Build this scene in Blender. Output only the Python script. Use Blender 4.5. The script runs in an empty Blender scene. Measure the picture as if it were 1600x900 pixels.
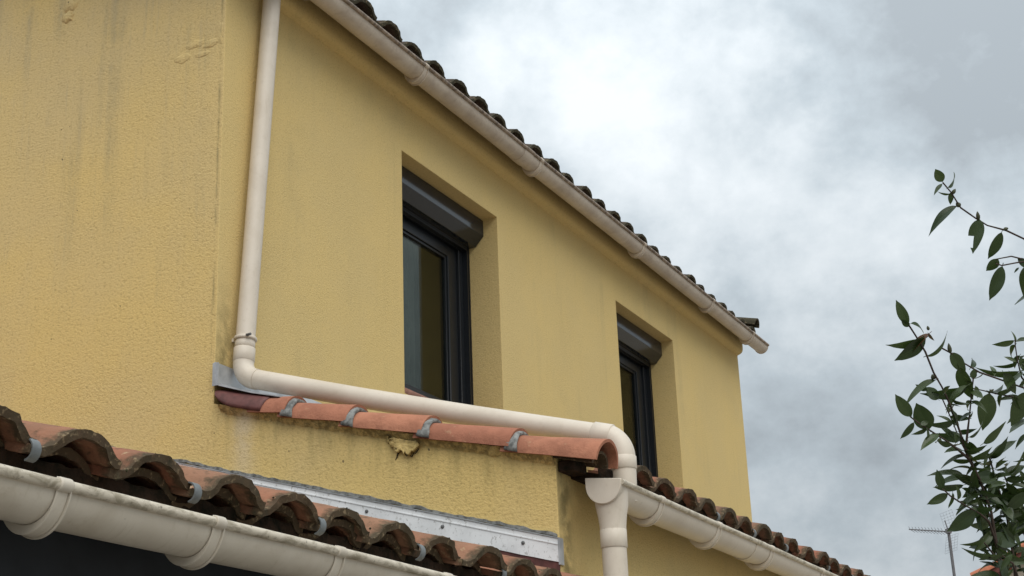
import bpy, bmesh, math, random
from mathutils import Vector, Matrix, noise as mnoise

SC = bpy.context.scene
COL = SC.collection
RAD = math.radians
PI = math.pi

# ------------------------------------------------------------------ camera
CX, CY, CZ = 3.8435, -4.9913, 0.0
YAW, PITCH, ROLL = 0.4521, 0.3366, -0.0382
FOC = 2361.54                      # pixels at 1600 wide
GROUND = -1.6
_f = Vector((-math.sin(YAW) * math.cos(PITCH), math.cos(YAW) * math.cos(PITCH), math.sin(PITCH)))
_r0 = Vector((math.cos(YAW), math.sin(YAW), 0))
_u0 = _r0.cross(_f)
CR = _r0 * math.cos(ROLL) + _u0 * math.sin(ROLL)
CU = -_r0 * math.sin(ROLL) + _u0 * math.cos(ROLL)
CF = _f
cam_d = bpy.data.cameras.new('camera')
cam = bpy.data.objects.new('camera', cam_d)
COL.objects.link(cam)
m = Matrix((CR, CU, -CF)).transposed().to_4x4()
m.translation = (CX, CY, CZ)
cam.matrix_world = m
cam_d.sensor_width = 36.0
cam_d.lens = 36.0 * FOC / 1600.0
cam_d.clip_start = 0.05
cam_d.clip_end = 2000
SC.camera = cam


def ray(px, py):
    return CF + CR * ((px - 800) / FOC) + CU * ((450 - py) / FOC)


# ------------------------------------------------------------------ node helpers
def N(nt, typ, ins=None, **props):
    n = nt.nodes.new(typ)
    for k, v in props.items():
        setattr(n, k, v)
    for k, v in (ins or {}).items():
        s = n.inputs[k]
        if isinstance(v, bpy.types.NodeSocket):
            nt.links.new(v, s)
        else:
            s.default_value = v
    return n


def MATH(nt, op, a, b=0.0, c=None, clamp=False):
    n = nt.nodes.new('ShaderNodeMath')
    n.operation = op
    n.use_clamp = clamp
    for i, v in enumerate((a, b, c)):
        if v is None:
            continue
        if isinstance(v, bpy.types.NodeSocket):
            nt.links.new(v, n.inputs[i])
        else:
            n.inputs[i].default_value = v
    return n.outputs[0]


def RANGE(nt, v, a, b, c=0.0, d=1.0, smooth=True):
    n = nt.nodes.new('ShaderNodeMapRange')
    n.interpolation_type = 'SMOOTHSTEP' if smooth else 'LINEAR'
    nt.links.new(v, n.inputs[0])
    for i, x in enumerate((a, b, c, d)):
        n.inputs[i + 1].default_value = x
    return n.outputs[0]


def MIX(nt, fac, a, b, blend='MIX'):
    n = nt.nodes.new('ShaderNodeMix')
    n.data_type = 'RGBA'
    n.blend_type = blend
    for s, v in ((n.inputs[0], fac), (n.inputs[6], a), (n.inputs[7], b)):
        if isinstance(v, bpy.types.NodeSocket):
            nt.links.new(v, s)
        else:
            s.default_value = v if not isinstance(v, tuple) or len(v) == 4 else (*v, 1)
    return n.outputs[2]


def NOISE(nt, vec, scale, detail=3, rough=0.55, dist=0.0, stretch=None):
    if stretch:
        vec = N(nt, 'ShaderNodeMapping', {'Vector': vec, 'Scale': stretch}).outputs[0]
    n = N(nt, 'ShaderNodeTexNoise', {'Vector': vec, 'Scale': scale, 'Detail': detail, 'Roughness': rough, 'Distortion': dist})
    return n.outputs[0]


# ------------------------------------------------------------------ world: overcast sky
world = bpy.data.worlds.new('World')
SC.world = world
world.use_nodes = True
wt = world.node_tree
wt.nodes.clear()
SUN_EL, SUN_AZ = RAD(52), RAD(136)          # azimuth measured from +Y towards +X
sky = N(wt, 'ShaderNodeTexSky', sky_type='NISHITA', sun_disc=False, sun_elevation=SUN_EL, sun_rotation=SUN_AZ)
bg_sky = N(wt, 'ShaderNodeBackground', {'Color': sky.outputs[0], 'Strength': 0.05})
tc = N(wt, 'ShaderNodeTexCoord').outputs['Generated']
sep = N(wt, 'ShaderNodeSeparateXYZ', {0: tc})
up = MATH(wt, 'MAXIMUM', sep.outputs[2], 0.0)
n_big = NOISE(wt, tc, 3.0, 4, 0.5, 0.15, (1, 1, 1.4))
n_mid = NOISE(wt, tc, 8.5, 10, 0.60, 0.1, (1, 1, 1.15))
n_fine = NOISE(wt, tc, 19.0, 8, 0.62, 0.1, (1, 1, 1.3))
cloud = MATH(wt, 'ADD', MATH(wt, 'MULTIPLY', n_big, 0.36), MATH(wt, 'ADD', MATH(wt, 'MULTIPLY', n_mid, 0.44), MATH(wt, 'MULTIPLY', n_fine, 0.20)))


wn = N(wt, 'ShaderNodeTexNoise', {'Vector': tc, 'Scale': 5.0, 'Detail': 5.0, 'Roughness': 0.6}).outputs['Color']
wv = N(wt, 'ShaderNodeVectorMath', {0: N(wt, 'ShaderNodeVectorMath', {0: wn, 1: (0.5, 0.5, 0.5)}, operation='SUBTRACT').outputs[0], 'Scale': 0.24}, operation='SCALE').outputs[0]
tcw = N(wt, 'ShaderNodeVectorMath', {0: N(wt, 'ShaderNodeVectorMath', {0: tc, 1: wv}, operation='ADD').outputs[0]}, operation='NORMALIZE').outputs[0]


def lobe(px, py, k, amp):
    d = ray(px, py).normalized()
    dp = N(wt, 'ShaderNodeVectorMath', {0: tcw, 1: tuple(d)}, operation='DOT_PRODUCT').outputs['Value']
    return MATH(wt, 'MULTIPLY', MATH(wt, 'POWER', MATH(wt, 'MAXIMUM', dp, 0.0), k), amp)


for a in ((970, 200, 300, 0.105), (1090, 400, 400, 0.06), (1330, 440, 700, 0.05), (1540, 50, 260, -0.12), (640, 20, 400, -0.12), (1290, 640, 300, -0.05), (1210, 60, 700, -0.05)):
    cloud = MATH(wt, 'ADD', cloud, lobe(*a))
ramp = N(wt, 'ShaderNodeValToRGB', {0: cloud})
cr = ramp.color_ramp
cr.elements[0].position = 0.39
cr.elements[0].color = (0.37, 0.415, 0.45, 1)
cr.elements[1].position = 0.67
cr.elements[1].color = (0.775, 0.82, 0.85, 1)
e = cr.elements.new(0.485)
e.color = (0.485, 0.548, 0.592, 1)
e = cr.elements.new(0.565)
e.color = (0.625, 0.682, 0.72, 1)
# overcast luminance law: brighter towards the zenith
cie = MATH(wt, 'MULTIPLY', MATH(wt, 'ADD', 1.0, MATH(wt, 'MULTIPLY', up, 2.0)), 1 / 1.72)
bg_cl = N(wt, 'ShaderNodeBackground', {'Color': ramp.outputs[0], 'Strength': MATH(wt, 'MULTIPLY', cie, 0.86)})
mixw = N(wt, 'ShaderNodeMixShader', {0: 0.95, 1: bg_sky.outputs[0], 2: bg_cl.outputs[0]})
N(wt, 'ShaderNodeOutputWorld', {'Surface': mixw.outputs[0]})

# ------------------------------------------------------------------ veiled sun
sun_d = bpy.data.lights.new('sun', 'SUN')
sun_d.energy = 1.5
sun_d.angle = RAD(60)
sun_d.color = (1.0, 0.95, 0.87)
sun = bpy.data.objects.new('sun', sun_d)
COL.objects.link(sun)
sdir = Vector((math.sin(SUN_AZ) * math.cos(SUN_EL), math.cos(SUN_AZ) * math.cos(SUN_EL), math.sin(SUN_EL)))
sun.location = sdir * 30
sun.rotation_euler = sdir.to_track_quat('Z', 'Y').to_euler()

SC.view_settings.view_transform = 'Standard'
SC.view_settings.look = 'None'
SC.view_settings.exposure = 0.50
SC.view_settings.gamma = 1.0
SC.view_settings.use_curve_mapping = False
SC.render.engine = 'CYCLES'
SC.cycles.use_denoising = True
SC.cycles.max_bounces = 8


# ------------------------------------------------------------------ materials
def newmat(name):
    mt = bpy.data.materials.new(name)
    mt.use_nodes = True
    nt = mt.node_tree
    nt.nodes.clear()
    return mt, nt


def finish(nt, color, rough=0.6, bump=None, bstr=0.5, bdist=0.005, spec=0.4, metal=0.0, **extra):
    ins = {'Base Color': color if not isinstance(color, tuple) else (*color[:3], 1), 'Roughness': rough, 'Metallic': metal, 'Specular IOR Level': spec}
    ins.update(extra)
    p = N(nt, 'ShaderNodeBsdfPrincipled', ins)
    if bump is not None:
        b = N(nt, 'ShaderNodeBump', {'Height': bump, 'Strength': bstr, 'Distance': bdist})
        nt.links.new(b.outputs[0], p.inputs['Normal'])
    N(nt, 'ShaderNodeOutputMaterial', {'Surface': p.outputs[0]})
    return p


def OBJ(nt):
    return N(nt, 'ShaderNodeTexCoord').outputs['Object']


def GAUSS(nt, v, c, s):
    d = MATH(nt, 'DIVIDE', MATH(nt, 'SUBTRACT', v, c), s)
    return MATH(nt, 'EXPONENT', MATH(nt, 'MULTIPLY', MATH(nt, 'MULTIPLY', d, d), -1.0))


YEL = (0.700, 0.515, 0.205, 1)
YEL2 = (0.655, 0.495, 0.225, 1)
FIN1 = (0.655, 0.490, 0.210, 1)
FIN2 = (0.625, 0.475, 0.215, 1)


def STUCCO_HEIGHT(nt, v, sc):
    """grains of sand render: round crumbs of two sizes, patchy from trowelling"""
    g1 = N(nt, 'ShaderNodeTexVoronoi', {'Vector': v, 'Scale': sc * 1.5}).outputs['Distance']
    n1 = NOISE(nt, v, sc * 0.95, 5, 0.68, 0.2, (0.8, 0.8, 1.15))
    n2 = NOISE(nt, v, sc * 0.22, 3, 0.6)
    patch = RANGE(nt, NOISE(nt, v, 2.3, 3, 0.55), 0.35, 0.68, 0.6, 1.1)
    h = MATH(nt, 'ADD', MATH(nt, 'MULTIPLY', n1, 1.2), MATH(nt, 'MULTIPLY', g1, -0.30))
    h = MATH(nt, 'MULTIPLY', h, patch)
    return MATH(nt, 'ADD', h, MATH(nt, 'MULTIPLY', n2, 0.35)), n1


def mat_rough_stucco(name='coarse yellow render', fresh=False):
    mt, nt = newmat(name)
    v = OBJ(nt)
    s = N(nt, 'ShaderNodeSeparateXYZ', {0: v})
    X, Z = s.outputs[0], s.outputs[2]
    hump, n1 = STUCCO_HEIGHT(nt, v, 80)
    big = NOISE(nt, v, 1.3, 5, 0.62)
    col = MIX(nt, RANGE(nt, big, 0.35, 0.65), YEL, YEL2)
    if not fresh:
        brk = RANGE(nt, NOISE(nt, v, 3.2, 5, 0.65), 0.36, 0.66)
        # rain streaks on the upper wall, broken up
        st = NOISE(nt, v, 1.0, 6, 0.68, 0.0, (8.5, 1, 0.45))
        stf = MATH(nt, 'MULTIPLY', RANGE(nt, st, 0.46, 0.70), RANGE(nt, Z, 1.9, 3.9, 0.03, 0.85))
        stf = MATH(nt, 'MULTIPLY', MATH(nt, 'MULTIPLY', stf, RANGE(nt, X, 0.2, -0.1)), brk)
        col = MIX(nt, stf, col, (0.35, 0.295, 0.165, 1))
        st2 = NOISE(nt, v, 1.0, 6, 0.7, 0.0, (26, 1, 0.9))
        col = MIX(nt, MATH(nt, 'MULTIPLY', MATH(nt, 'MULTIPLY', RANGE(nt, st2, 0.50, 0.72), brk), RANGE(nt, Z, 1.6, 3.7, 0.06, 0.55)), col, (0.38, 0.33, 0.22, 1))
        # greyer render towards the top of the wall, patchy
        top = MATH(nt, 'MULTIPLY', RANGE(nt, Z, 2.3, 4.2, 0.0, 0.5), RANGE(nt, NOISE(nt, v, 1.9, 5, 0.6), 0.30, 0.66, 0.25, 1.0))
        col = MIX(nt, top, col, (0.49, 0.40, 0.25, 1))
        # drips below the coping tiles of the lean-to
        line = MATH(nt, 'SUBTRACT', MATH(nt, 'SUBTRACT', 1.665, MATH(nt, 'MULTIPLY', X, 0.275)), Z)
        dr = NOISE(nt, v, 1.0, 5, 0.65, 0.0, (17, 1, 3.0))
        drf = MATH(nt, 'MULTIPLY', RANGE(nt, dr, 0.38, 0.68), RANGE(nt, line, 0.24, 0.0, 0.0, 0.44))
        drf = MATH(nt, 'MULTIPLY', drf, RANGE(nt, X, -0.02, 0.05))
        drf = MATH(nt, 'MULTIPLY', drf, RANGE(nt, line, -0.1, -0.08))
        col = MIX(nt, drf, col, (0.20, 0.165, 0.065, 1))
        # thin patchy dark seam right under the tiles
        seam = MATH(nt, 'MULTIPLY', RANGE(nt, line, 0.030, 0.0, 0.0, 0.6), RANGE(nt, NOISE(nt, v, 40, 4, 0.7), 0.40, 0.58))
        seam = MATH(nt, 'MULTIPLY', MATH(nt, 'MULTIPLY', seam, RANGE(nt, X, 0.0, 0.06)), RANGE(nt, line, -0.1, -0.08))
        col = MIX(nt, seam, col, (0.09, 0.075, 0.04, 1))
        # pale washed streak by the corner
        wash = MATH(nt, 'MULTIPLY', GAUSS(nt, X, 0.155, 0.055), RANGE(nt, line, 0.45, 0.02, 0.0, 0.62))
        wash = MATH(nt, 'MULTIPLY', wash, RANGE(nt, line, -0.06, 0.0))
        wash = MATH(nt, 'MULTIPLY', wash, RANGE(nt, NOISE(nt, v, 9, 3), 0.25, 0.6))
        col = MIX(nt, wash, col, (0.68, 0.58, 0.43, 1))
        # soiled arris at the house corner
        ar = MATH(nt, 'MULTIPLY', GAUSS(nt, X, -0.020, 0.007), RANGE(nt, NOISE(nt, v, 1.0, 5, 0.7, 0.0, (20, 1, 5)), 0.42, 0.64, 0.0, 0.6))
        ar = MATH(nt, 'MULTIPLY', ar, RANGE(nt, Z, 1.7, 1.9))
        col = MIX(nt, ar, col, (0.17, 0.15, 0.08, 1))
    # dirt and painted micro-shading in the pits, painted light on peaks, tiny dark specks
    col = MIX(nt, RANGE(nt, n1, 0.50, 0.30, 0.0, 0.5), col, (0.30, 0.21, 0.085, 1))
    col = MIX(nt, RANGE(nt, n1, 0.55, 0.72, 0.0, 0.3), col, (0.80, 0.64, 0.33, 1))
    sp = NOISE(nt, v, 38, 1, 0.4)
    col = MIX(nt, RANGE(nt, sp, 0.765, 0.80, 0.0, 0.8), col, (0.10, 0.08, 0.05, 1))
    finish(nt, col, 0.95, hump, 0.46, 0.0085, 0.15)
    return mt


def mat_fine_stucco():
    mt, nt = newmat('fine yellow render')
    v = OBJ(nt)
    s = N(nt, 'ShaderNodeSeparateXYZ', {0: v})
    Y, Z = s.outputs[1], s.outputs[2]
    hump, n1 = STUCCO_HEIGHT(nt, v, 108)
    big = NOISE(nt, v, 1.6, 5, 0.62)
    col = MIX(nt, RANGE(nt, big, 0.35, 0.65), FIN1, FIN2)
    st = NOISE(nt, v, 1.0, 6, 0.68, 0.0, (1, 6.0, 0.45))
    brk = RANGE(nt, NOISE(nt, v, 2.6, 5, 0.65), 0.38, 0.66)
    col = MIX(nt, MATH(nt, 'MULTIPLY', RANGE(nt, st, 0.48, 0.72, 0.0, 0.40), brk), col, (0.43, 0.34, 0.165, 1))
    # algae by the corner downpipe, irregular
    alg = MATH(nt, 'MULTIPLY', GAUSS(nt, Y, 0.06, 0.06), RANGE(nt, Z, 2.35, 1.85, 0.0, 0.7))
    alg = MATH(nt, 'MULTIPLY', alg, RANGE(nt, NOISE(nt, v, 14, 4), 0.3, 0.62))
    col = MIX(nt, alg, col, (0.10, 0.09, 0.04, 1))
    col = MIX(nt, RANGE(nt, n1, 0.49, 0.30, 0.0, 0.42), col, (0.33, 0.24, 0.10, 1))  # grain shading painted into the colour: pits darker, peaks lighter
    col = MIX(nt, RANGE(nt, n1, 0.55, 0.72, 0.0, 0.25), col, (0.76, 0.61, 0.33, 1))
    finish(nt, col, 0.95, hump, 0.48, 0.0065, 0.15)
    return mt


def mat_pvc(name, base, dirt, amount, rough=0.42):
    mt, nt = newmat(name)
    v = OBJ(nt)
    d1 = NOISE(nt, v, 5, 5, 0.65, 0.4)
    d2 = NOISE(nt, v, 34, 4, 0.7)
    s = NOISE(nt, v, 70, 2, 0.5)
    col = MIX(nt, RANGE(nt, d1, 0.38, 0.75, 0.0, amount), base, dirt)
    col = MIX(nt, RANGE(nt, d2, 0.52, 0.8, 0.0, amount), col, dirt)
    col = MIX(nt, RANGE(nt, s, 0.72, 0.80, 0.0, amount), col, (0.07, 0.06, 0.045, 1))
    st = NOISE(nt, v, 1.0, 5, 0.7, 0.2, (5, 46, 5))
    col = MIX(nt, RANGE(nt, st, 0.56, 0.76, 0.0, amount), col, dirt)
    finish(nt, col, rough, d2, 0.05, 0.002, 0.4)
    return mt


def mat_gutter_bead():
    mt, nt = newmat('weathered gutter lip')
    v = OBJ(nt)
    d = NOISE(nt, v, 1.0, 6, 0.7, 0.5, (40, 16, 40))
    d2 = NOISE(nt, v, 60, 3, 0.6)
    col = MIX(nt, RANGE(nt, d, 0.42, 0.64, 0.0, 0.75), (0.60, 0.54, 0.44, 1), (0.22, 0.185, 0.12, 1))
    col = MIX(nt, RANGE(nt, d2, 0.6, 0.75, 0.0, 0.7), col, (0.09, 0.075, 0.05, 1))
    finish(nt, col, 0.55, d2, 0.1, 0.002)
    return mt


def mat_tile(name, c1, c2, dirtamt, moss=(0.045, 0.042, 0.025), lichen=0.35, front=True):
    mt, nt = newmat(name)
    v = OBJ(nt)
    oi = N(nt, 'ShaderNodeObjectInfo')
    rnd = oi.outputs['Random']
    off = N(nt, 'ShaderNodeVectorMath', {0: v, 1: N(nt, 'ShaderNodeCombineXYZ', {0: MATH(nt, 'MULTIPLY', rnd, 37.0), 1: MATH(nt, 'MULTIPLY', rnd, 91.0), 2: 0.0}).outputs[0]}, operation='ADD').outputs[0]
    col = MIX(nt, MATH(nt, 'MULTIPLY', rnd, 1.0), c1, c2)
    g = NOISE(nt, off, 26, 5, 0.65)
    g2 = NOISE(nt, off, 8, 4, 0.6)
    col = MIX(nt, RANGE(nt, g2, 0.35, 0.7, 0.0, 0.55), col, tuple(0.55 * x for x in c2[:3]) + (1,))
    col = MIX(nt, RANGE(nt, g, 0.60, 0.72, 0.0, lichen), col, (0.50, 0.40, 0.24, 1))
    col = MIX(nt, RANGE(nt, g, 0.48, 0.30, 0.0, dirtamt), col, (*moss, 1))
    if front:
        x = N(nt, 'ShaderNodeSeparateXYZ', {0: v}).outputs[0]
        ed = MATH(nt, 'ADD', x, MATH(nt, 'MULTIPLY', MATH(nt, 'SUBTRACT', NOISE(nt, off, 45, 4, 0.7), 0.5), 0.06))
        col = MIX(nt, RANGE(nt, ed, -0.040, -0.004, 0.0, 0.85), col, (*moss, 1))
        n2 = NOISE(nt, off, 70, 3, 0.6)
        col = MIX(nt, MATH(nt, 'MULTIPLY', RANGE(nt, n2, 0.56, 0.70, 0.0, 0.5), RANGE(nt, ed, -0.05, -0.008)), col, (0.36, 0.27, 0.16, 1))
    bm = MATH(nt, 'ADD', g, MATH(nt, 'MULTIPLY', NOISE(nt, off, 90, 3, 0.6), 0.5))
    finish(nt, col, 0.92, bm, 0.7, 0.006, 0.2)
    return mt


def mat_plain(name, color, rough=0.6, var=0.15, scale=20, bump=0.1, spec=0.4, metal=0.0, dark=None, bdist=0.003):
    mt, nt = newmat(name)
    v = OBJ(nt)
    n = NOISE(nt, v, scale, 4, 0.6)
    dk = dark or tuple(c * (1 - var * 2) for c in color)
    col = MIX(nt, RANGE(nt, n, 0.35, 0.7), (*color, 1), (*dk, 1))
    finish(nt, col, rough, n, bump, bdist, spec, metal)
    return mt


def mat_zinc_strip():
    mt, nt = newmat('spotted zinc flashing')
    v = OBJ(nt)
    a = NOISE(nt, v, 75, 4, 0.7, 0.2, (1, 1, 0.7))
    b = NOISE(nt, v, 9, 4, 0.6)
    col = MIX(nt, RANGE(nt, b, 0.35, 0.7), (0.84, 0.85, 0.86, 1), (0.70, 0.71, 0.72, 1))
    col = MIX(nt, RANGE(nt, a, 0.56, 0.68, 0.0, 0.6), col, (0.30, 0.29, 0.27, 1))
    finish(nt, col, 0.5, a, 0.12, 0.001, 0.5, 0.15)
    return mt


def mat_glass():
    mt, nt = newmat('window glass')
    fr = N(nt, 'ShaderNodeFresnel', {'IOR': 1.52}).outputs[0]
    wob = NOISE(nt, OBJ(nt), 2.5, 2)
    b = N(nt, 'ShaderNodeBump', {'Height': wob, 'Strength': 0.01, 'Distance': 0.01}).outputs[0]
    g = N(nt, 'ShaderNodeBsdfGlossy', {'Color': (0.80, 0.80, 0.74, 1), 'Roughness': 0.02, 'Normal': b}).outputs[0]
    t = N(nt, 'ShaderNodeBsdfTransparent', {'Color': (0.62, 0.66, 0.64, 1)}).outputs[0]
    mx = N(nt, 'ShaderNodeMixShader', {0: MATH(nt, 'MULTIPLY', fr, 0.36, clamp=True), 1: t, 2: g})
    N(nt, 'ShaderNodeOutputMaterial', {'Surface': mx.outputs[0]})
    return mt


def mat_leaf(name, c1, c2):
    mt, nt = newmat(name)
    v = OBJ(nt)
    rnd = N(nt, 'ShaderNodeObjectInfo').outputs['Random']
    y = N(nt, 'ShaderNodeSeparateXYZ', {0: v}).outputs[1]
    col = MIX(nt, rnd, c1, c2)
    n = NOISE(nt, v, 40, 3)
    col = MIX(nt, RANGE(nt, n, 0.45, 0.75, 0.0, 0.4), col, tuple(x * 0.6 for x in c1[:3]) + (1,))
    rib = RANGE(nt, MATH(nt, 'ABSOLUTE', y), 0.0016, 0.0004)
    col = MIX(nt, MATH(nt, 'MULTIPLY', rib, 0.55), col, (0.16, 0.20, 0.07, 1))
    p = finish(nt, col, 0.38, n, 0.15, 0.002, 0.5)
    tr = N(nt, 'ShaderNodeBsdfTranslucent', {'Color': MIX(nt, 0.5, col, (0.07, 0.13, 0.02, 1))})
    out = [x for x in nt.nodes if x.type == 'OUTPUT_MATERIAL'][0]
    mx = N(nt, 'ShaderNodeMixShader', {0: 0.22, 1: p.outputs[0], 2: tr.outputs[0]})
    nt.links.new(mx.outputs[0], out.inputs[0])
    return mt


M = {}
M['rough'] = mat_rough_stucco()
M['fresh'] = mat_rough_stucco('flaking yellow render', True)
M['fine'] = mat_fine_stucco()
M['pvc'] = mat_pvc('sand pvc', (0.635, 0.565, 0.475, 1), (0.44, 0.37, 0.28, 1), 0.34)
M['pvc_old'] = mat_pvc('weathered sand pvc', (0.56, 0.485, 0.40, 1), (0.30, 0.23, 0.175, 1), 0.48, 0.5)
M['pvc_near'] = mat_pvc('grimy sand pvc', (0.57, 0.515, 0.43, 1), (0.34, 0.28, 0.195, 1), 0.42, 0.45)
M['bead'] = mat_gutter_bead()
M['bead_old'] = mat_plain('stained gutter lip', (0.33, 0.26, 0.20), 0.6, 0.3, 30, dark=(0.12, 0.09, 0.07))
M['tile_near'] = mat_tile('mossy terracotta', (0.31, 0.125, 0.075, 1), (0.30, 0.175, 0.11, 1), 0.7, lichen=0.6)
M['tile_low'] = mat_tile('weathered terracotta', (0.30, 0.115, 0.07, 1), (0.27, 0.15, 0.10, 1), 0.5, lichen=0.35)
M['tile_up'] = mat_tile('backlit-dark terracotta', (0.060, 0.044, 0.036, 1), (0.095, 0.060, 0.045, 1), 0.7, lichen=0.12)  # aged tile colour darkened to paint in the backlit silhouette
M['verge'] = mat_tile('clean orange terracotta', (0.45, 0.200, 0.122, 1), (0.36, 0.148, 0.094, 1), 0.22, moss=(0.20, 0.085, 0.05), lichen=0.22, front=False)
M['far_tile'] = mat_tile('new orange terracotta', (0.55, 0.20, 0.11, 1), (0.46, 0.17, 0.10, 1), 0.15, moss=(0.25, 0.1, 0.06), lichen=0.1, front=False)
M['mortar'] = mat_plain('grey mortar', (0.27, 0.275, 0.265), 0.95, 0.3, 45, 0.6, 0.2, bdist=0.006)
M['maroon'] = mat_plain('maroon sealing paint', (0.135, 0.048, 0.042), 0.6, 0.2, 35, 0.35)
M['zinc'] = mat_plain('grey zinc', (0.50, 0.51, 0.52), 0.42, 0.18, 9, 0.1, 0.5, 0.4)
M['zinc_strip'] = mat_zinc_strip()
M['screw'] = mat_plain('steel screw', (0.16, 0.16, 0.16), 0.5, 0.2, 60, metal=0.3)
M['wood'] = mat_plain('dark mossy eaves timber', (0.040, 0.025, 0.017), 0.95, 0.3, 26, 0.9, 0.1, dark=(0.012, 0.011, 0.007), bdist=0.01)
M['hook'] = mat_plain('grey hook', (0.165, 0.18, 0.185), 0.5, 0.15, 30)
M['black_wall'] = mat_plain('charcoal cladding', (0.016, 0.019, 0.024), 0.7, 0.15, 12)
M['anthracite'] = mat_plain('anthracite aluminium', (0.012, 0.0145, 0.018), 0.34, 0.06, 40, 0.02, 0.35)
M['box'] = mat_plain('anthracite shutter box', (0.017, 0.020, 0.024), 0.13, 0.06, 40, 0.005, 0.55)
M['glass'] = mat_glass()
M['sill'] = mat_plain('dusty terracotta sill', (0.33, 0.17, 0.125), 0.9, 0.2, 18, 0.3)
M['reflection_sheet'] = mat_plain('grey reflection sheet', (0.20, 0.20, 0.19), 0.9, 0.1, 8)  # grey sheet added behind the glass to imitate reflected sky
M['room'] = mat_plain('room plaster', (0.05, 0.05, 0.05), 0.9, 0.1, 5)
M['ground'] = mat_plain('pale gravel', (0.34, 0.31, 0.27), 0.95, 0.2, 30, 0.6, bdist=0.02)
M['alu'] = mat_plain('grey aerial metal', (0.16, 0.16, 0.17), 0.5, 0.1, 30, metal=0.3)
M['bark'] = mat_plain('camellia bark', (0.060, 0.040, 0.030), 0.85, 0.2, 60, 0.3)
M['leaf'] = mat_leaf('camellia leaf', (0.022, 0.042, 0.012, 1), (0.060, 0.088, 0.028, 1))
M['leaf_brown'] = mat_leaf('withered leaf', (0.13, 0.055, 0.03, 1), (0.10, 0.05, 0.03, 1))
M['bud'] = mat_plain('green bud', (0.055, 0.06, 0.025), 0.6, 0.15, 50)
M['far_wall'] = mat_plain('cream wall', (0.55, 0.50, 0.42), 0.9, 0.08, 6)
M['fascia'] = mat_plain('maroon fascia', (0.16, 0.05, 0.04), 0.7, 0.1, 10)
M['crack'] = mat_plain('crack shadow dirt', (0.055, 0.04, 0.02), 1.0, 0.2, 80)
M['moss'] = mat_plain('moss', (0.05, 0.048, 0.022), 1.0, 0.3, 90, 0.8, bdist=0.01)


# ------------------------------------------------------------------ object helpers
OFF = {}                 # world translation of each parent


def empty(name, loc, label=None, cat=None, group=None):
    o = bpy.data.objects.new(name, None)
    o.empty_display_size = 0.2
    COL.objects.link(o)
    o.location = loc
    OFF[o.name] = Vector(loc)
    tag(o, label, cat, group)
    return o


def tag(o, label=None, cat=None, group=None, kind=None):
    if label:
        o['label'] = label
    if cat:
        o['category'] = cat
    if group:
        o['group'] = group
    if kind:
        o['kind'] = kind
    return o


def mesh(name, verts, faces, mats=None, smooth=None, fm=None):
    me = bpy.data.meshes.new(name)
    me.from_pydata([tuple(v) for v in verts], [], faces)
    if mats:
        for mm in (mats if isinstance(mats, (list, tuple)) else [mats]):
            me.materials.append(M[mm])
    if fm:
        for p, i in zip(me.polygons, fm):
            p.material_index = i
    bm = bmesh.new()
    bm.from_mesh(me)
    bmesh.ops.remove_doubles(bm, verts=bm.verts, dist=1e-5)
    bmesh.ops.recalc_face_normals(bm, faces=bm.faces)
    bm.to_mesh(me)
    bm.free()
    if smooth is not None:
        for p in me.polygons:
            p.use_smooth = True
        if smooth < 179:
            me.set_sharp_from_angle(angle=RAD(smooth))
    me.update()
    return me


def put(name, me, parent=None, mat4=None):
    """Link a mesh object; the mesh is in world space unless a matrix places it."""
    o = bpy.data.objects.new(name, me)
    COL.objects.link(o)
    if parent is not None:
        o.parent = parent
        o.matrix_parent_inverse = Matrix.Translation(-OFF.get(parent.name, Vector((0, 0, 0))))
    if mat4 is not None:
        o.matrix_basis = mat4
        OFF[o.name] = Vector((0, 0, 0))
    return o


def bevel(o, w, seg=2, ang=35):
    b = o.modifiers.new('bevel', 'BEVEL')
    b.width = w
    b.segments = seg
    b.limit_method = 'ANGLE'
    b.angle_limit = RAD(ang)
    return o


def box_v(x0, x1, y0, y1, z0, z1):
    v = [(x, y, z) for x in (x0, x1) for y in (y0, y1) for z in (z0, z1)]
    f = [(0, 1, 3, 2), (4, 6, 7, 5), (0, 4, 5, 1), (2, 3, 7, 6), (0, 2, 6, 4), (1, 5, 7, 3)]
    return v, f


def join(parts):
    V, F = [], []
    for v, f in parts:
        o = len(V)
        V += list(v)
        F += [tuple(i + o for i in q) for q in f]
    return V, F


def box(name, b, mat, parent=None, bev=0.0):
    v, f = box_v(*b)
    o = put(name, mesh(name, v, f, mat), parent)
    if bev:
        bevel(o, bev)
    return o


def extrude_y(profile, ys, closed=True, caps=True, jit=None):
    """profile: list of (x,z); swept along the y stations."""
    n = len(profile)
    V, F = [], []
    for k, y in enumerate(ys):
        for i, (x, z) in enumerate(profile):
            p = Vector((x, y, z))
            if jit:
                p = jit(p, k, i)
            V.append(p)
    for k in range(len(ys) - 1):
        for i in range(n if closed else n - 1):
            j = (i + 1) % n
            F.append((k * n + i, k * n + j, (k + 1) * n + j, (k + 1) * n + i))
    if caps and closed:
        F.append(tuple(range(n - 1, -1, -1)))
        F.append(tuple((len(ys) - 1) * n + i for i in range(n)))
    return V, F


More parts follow.
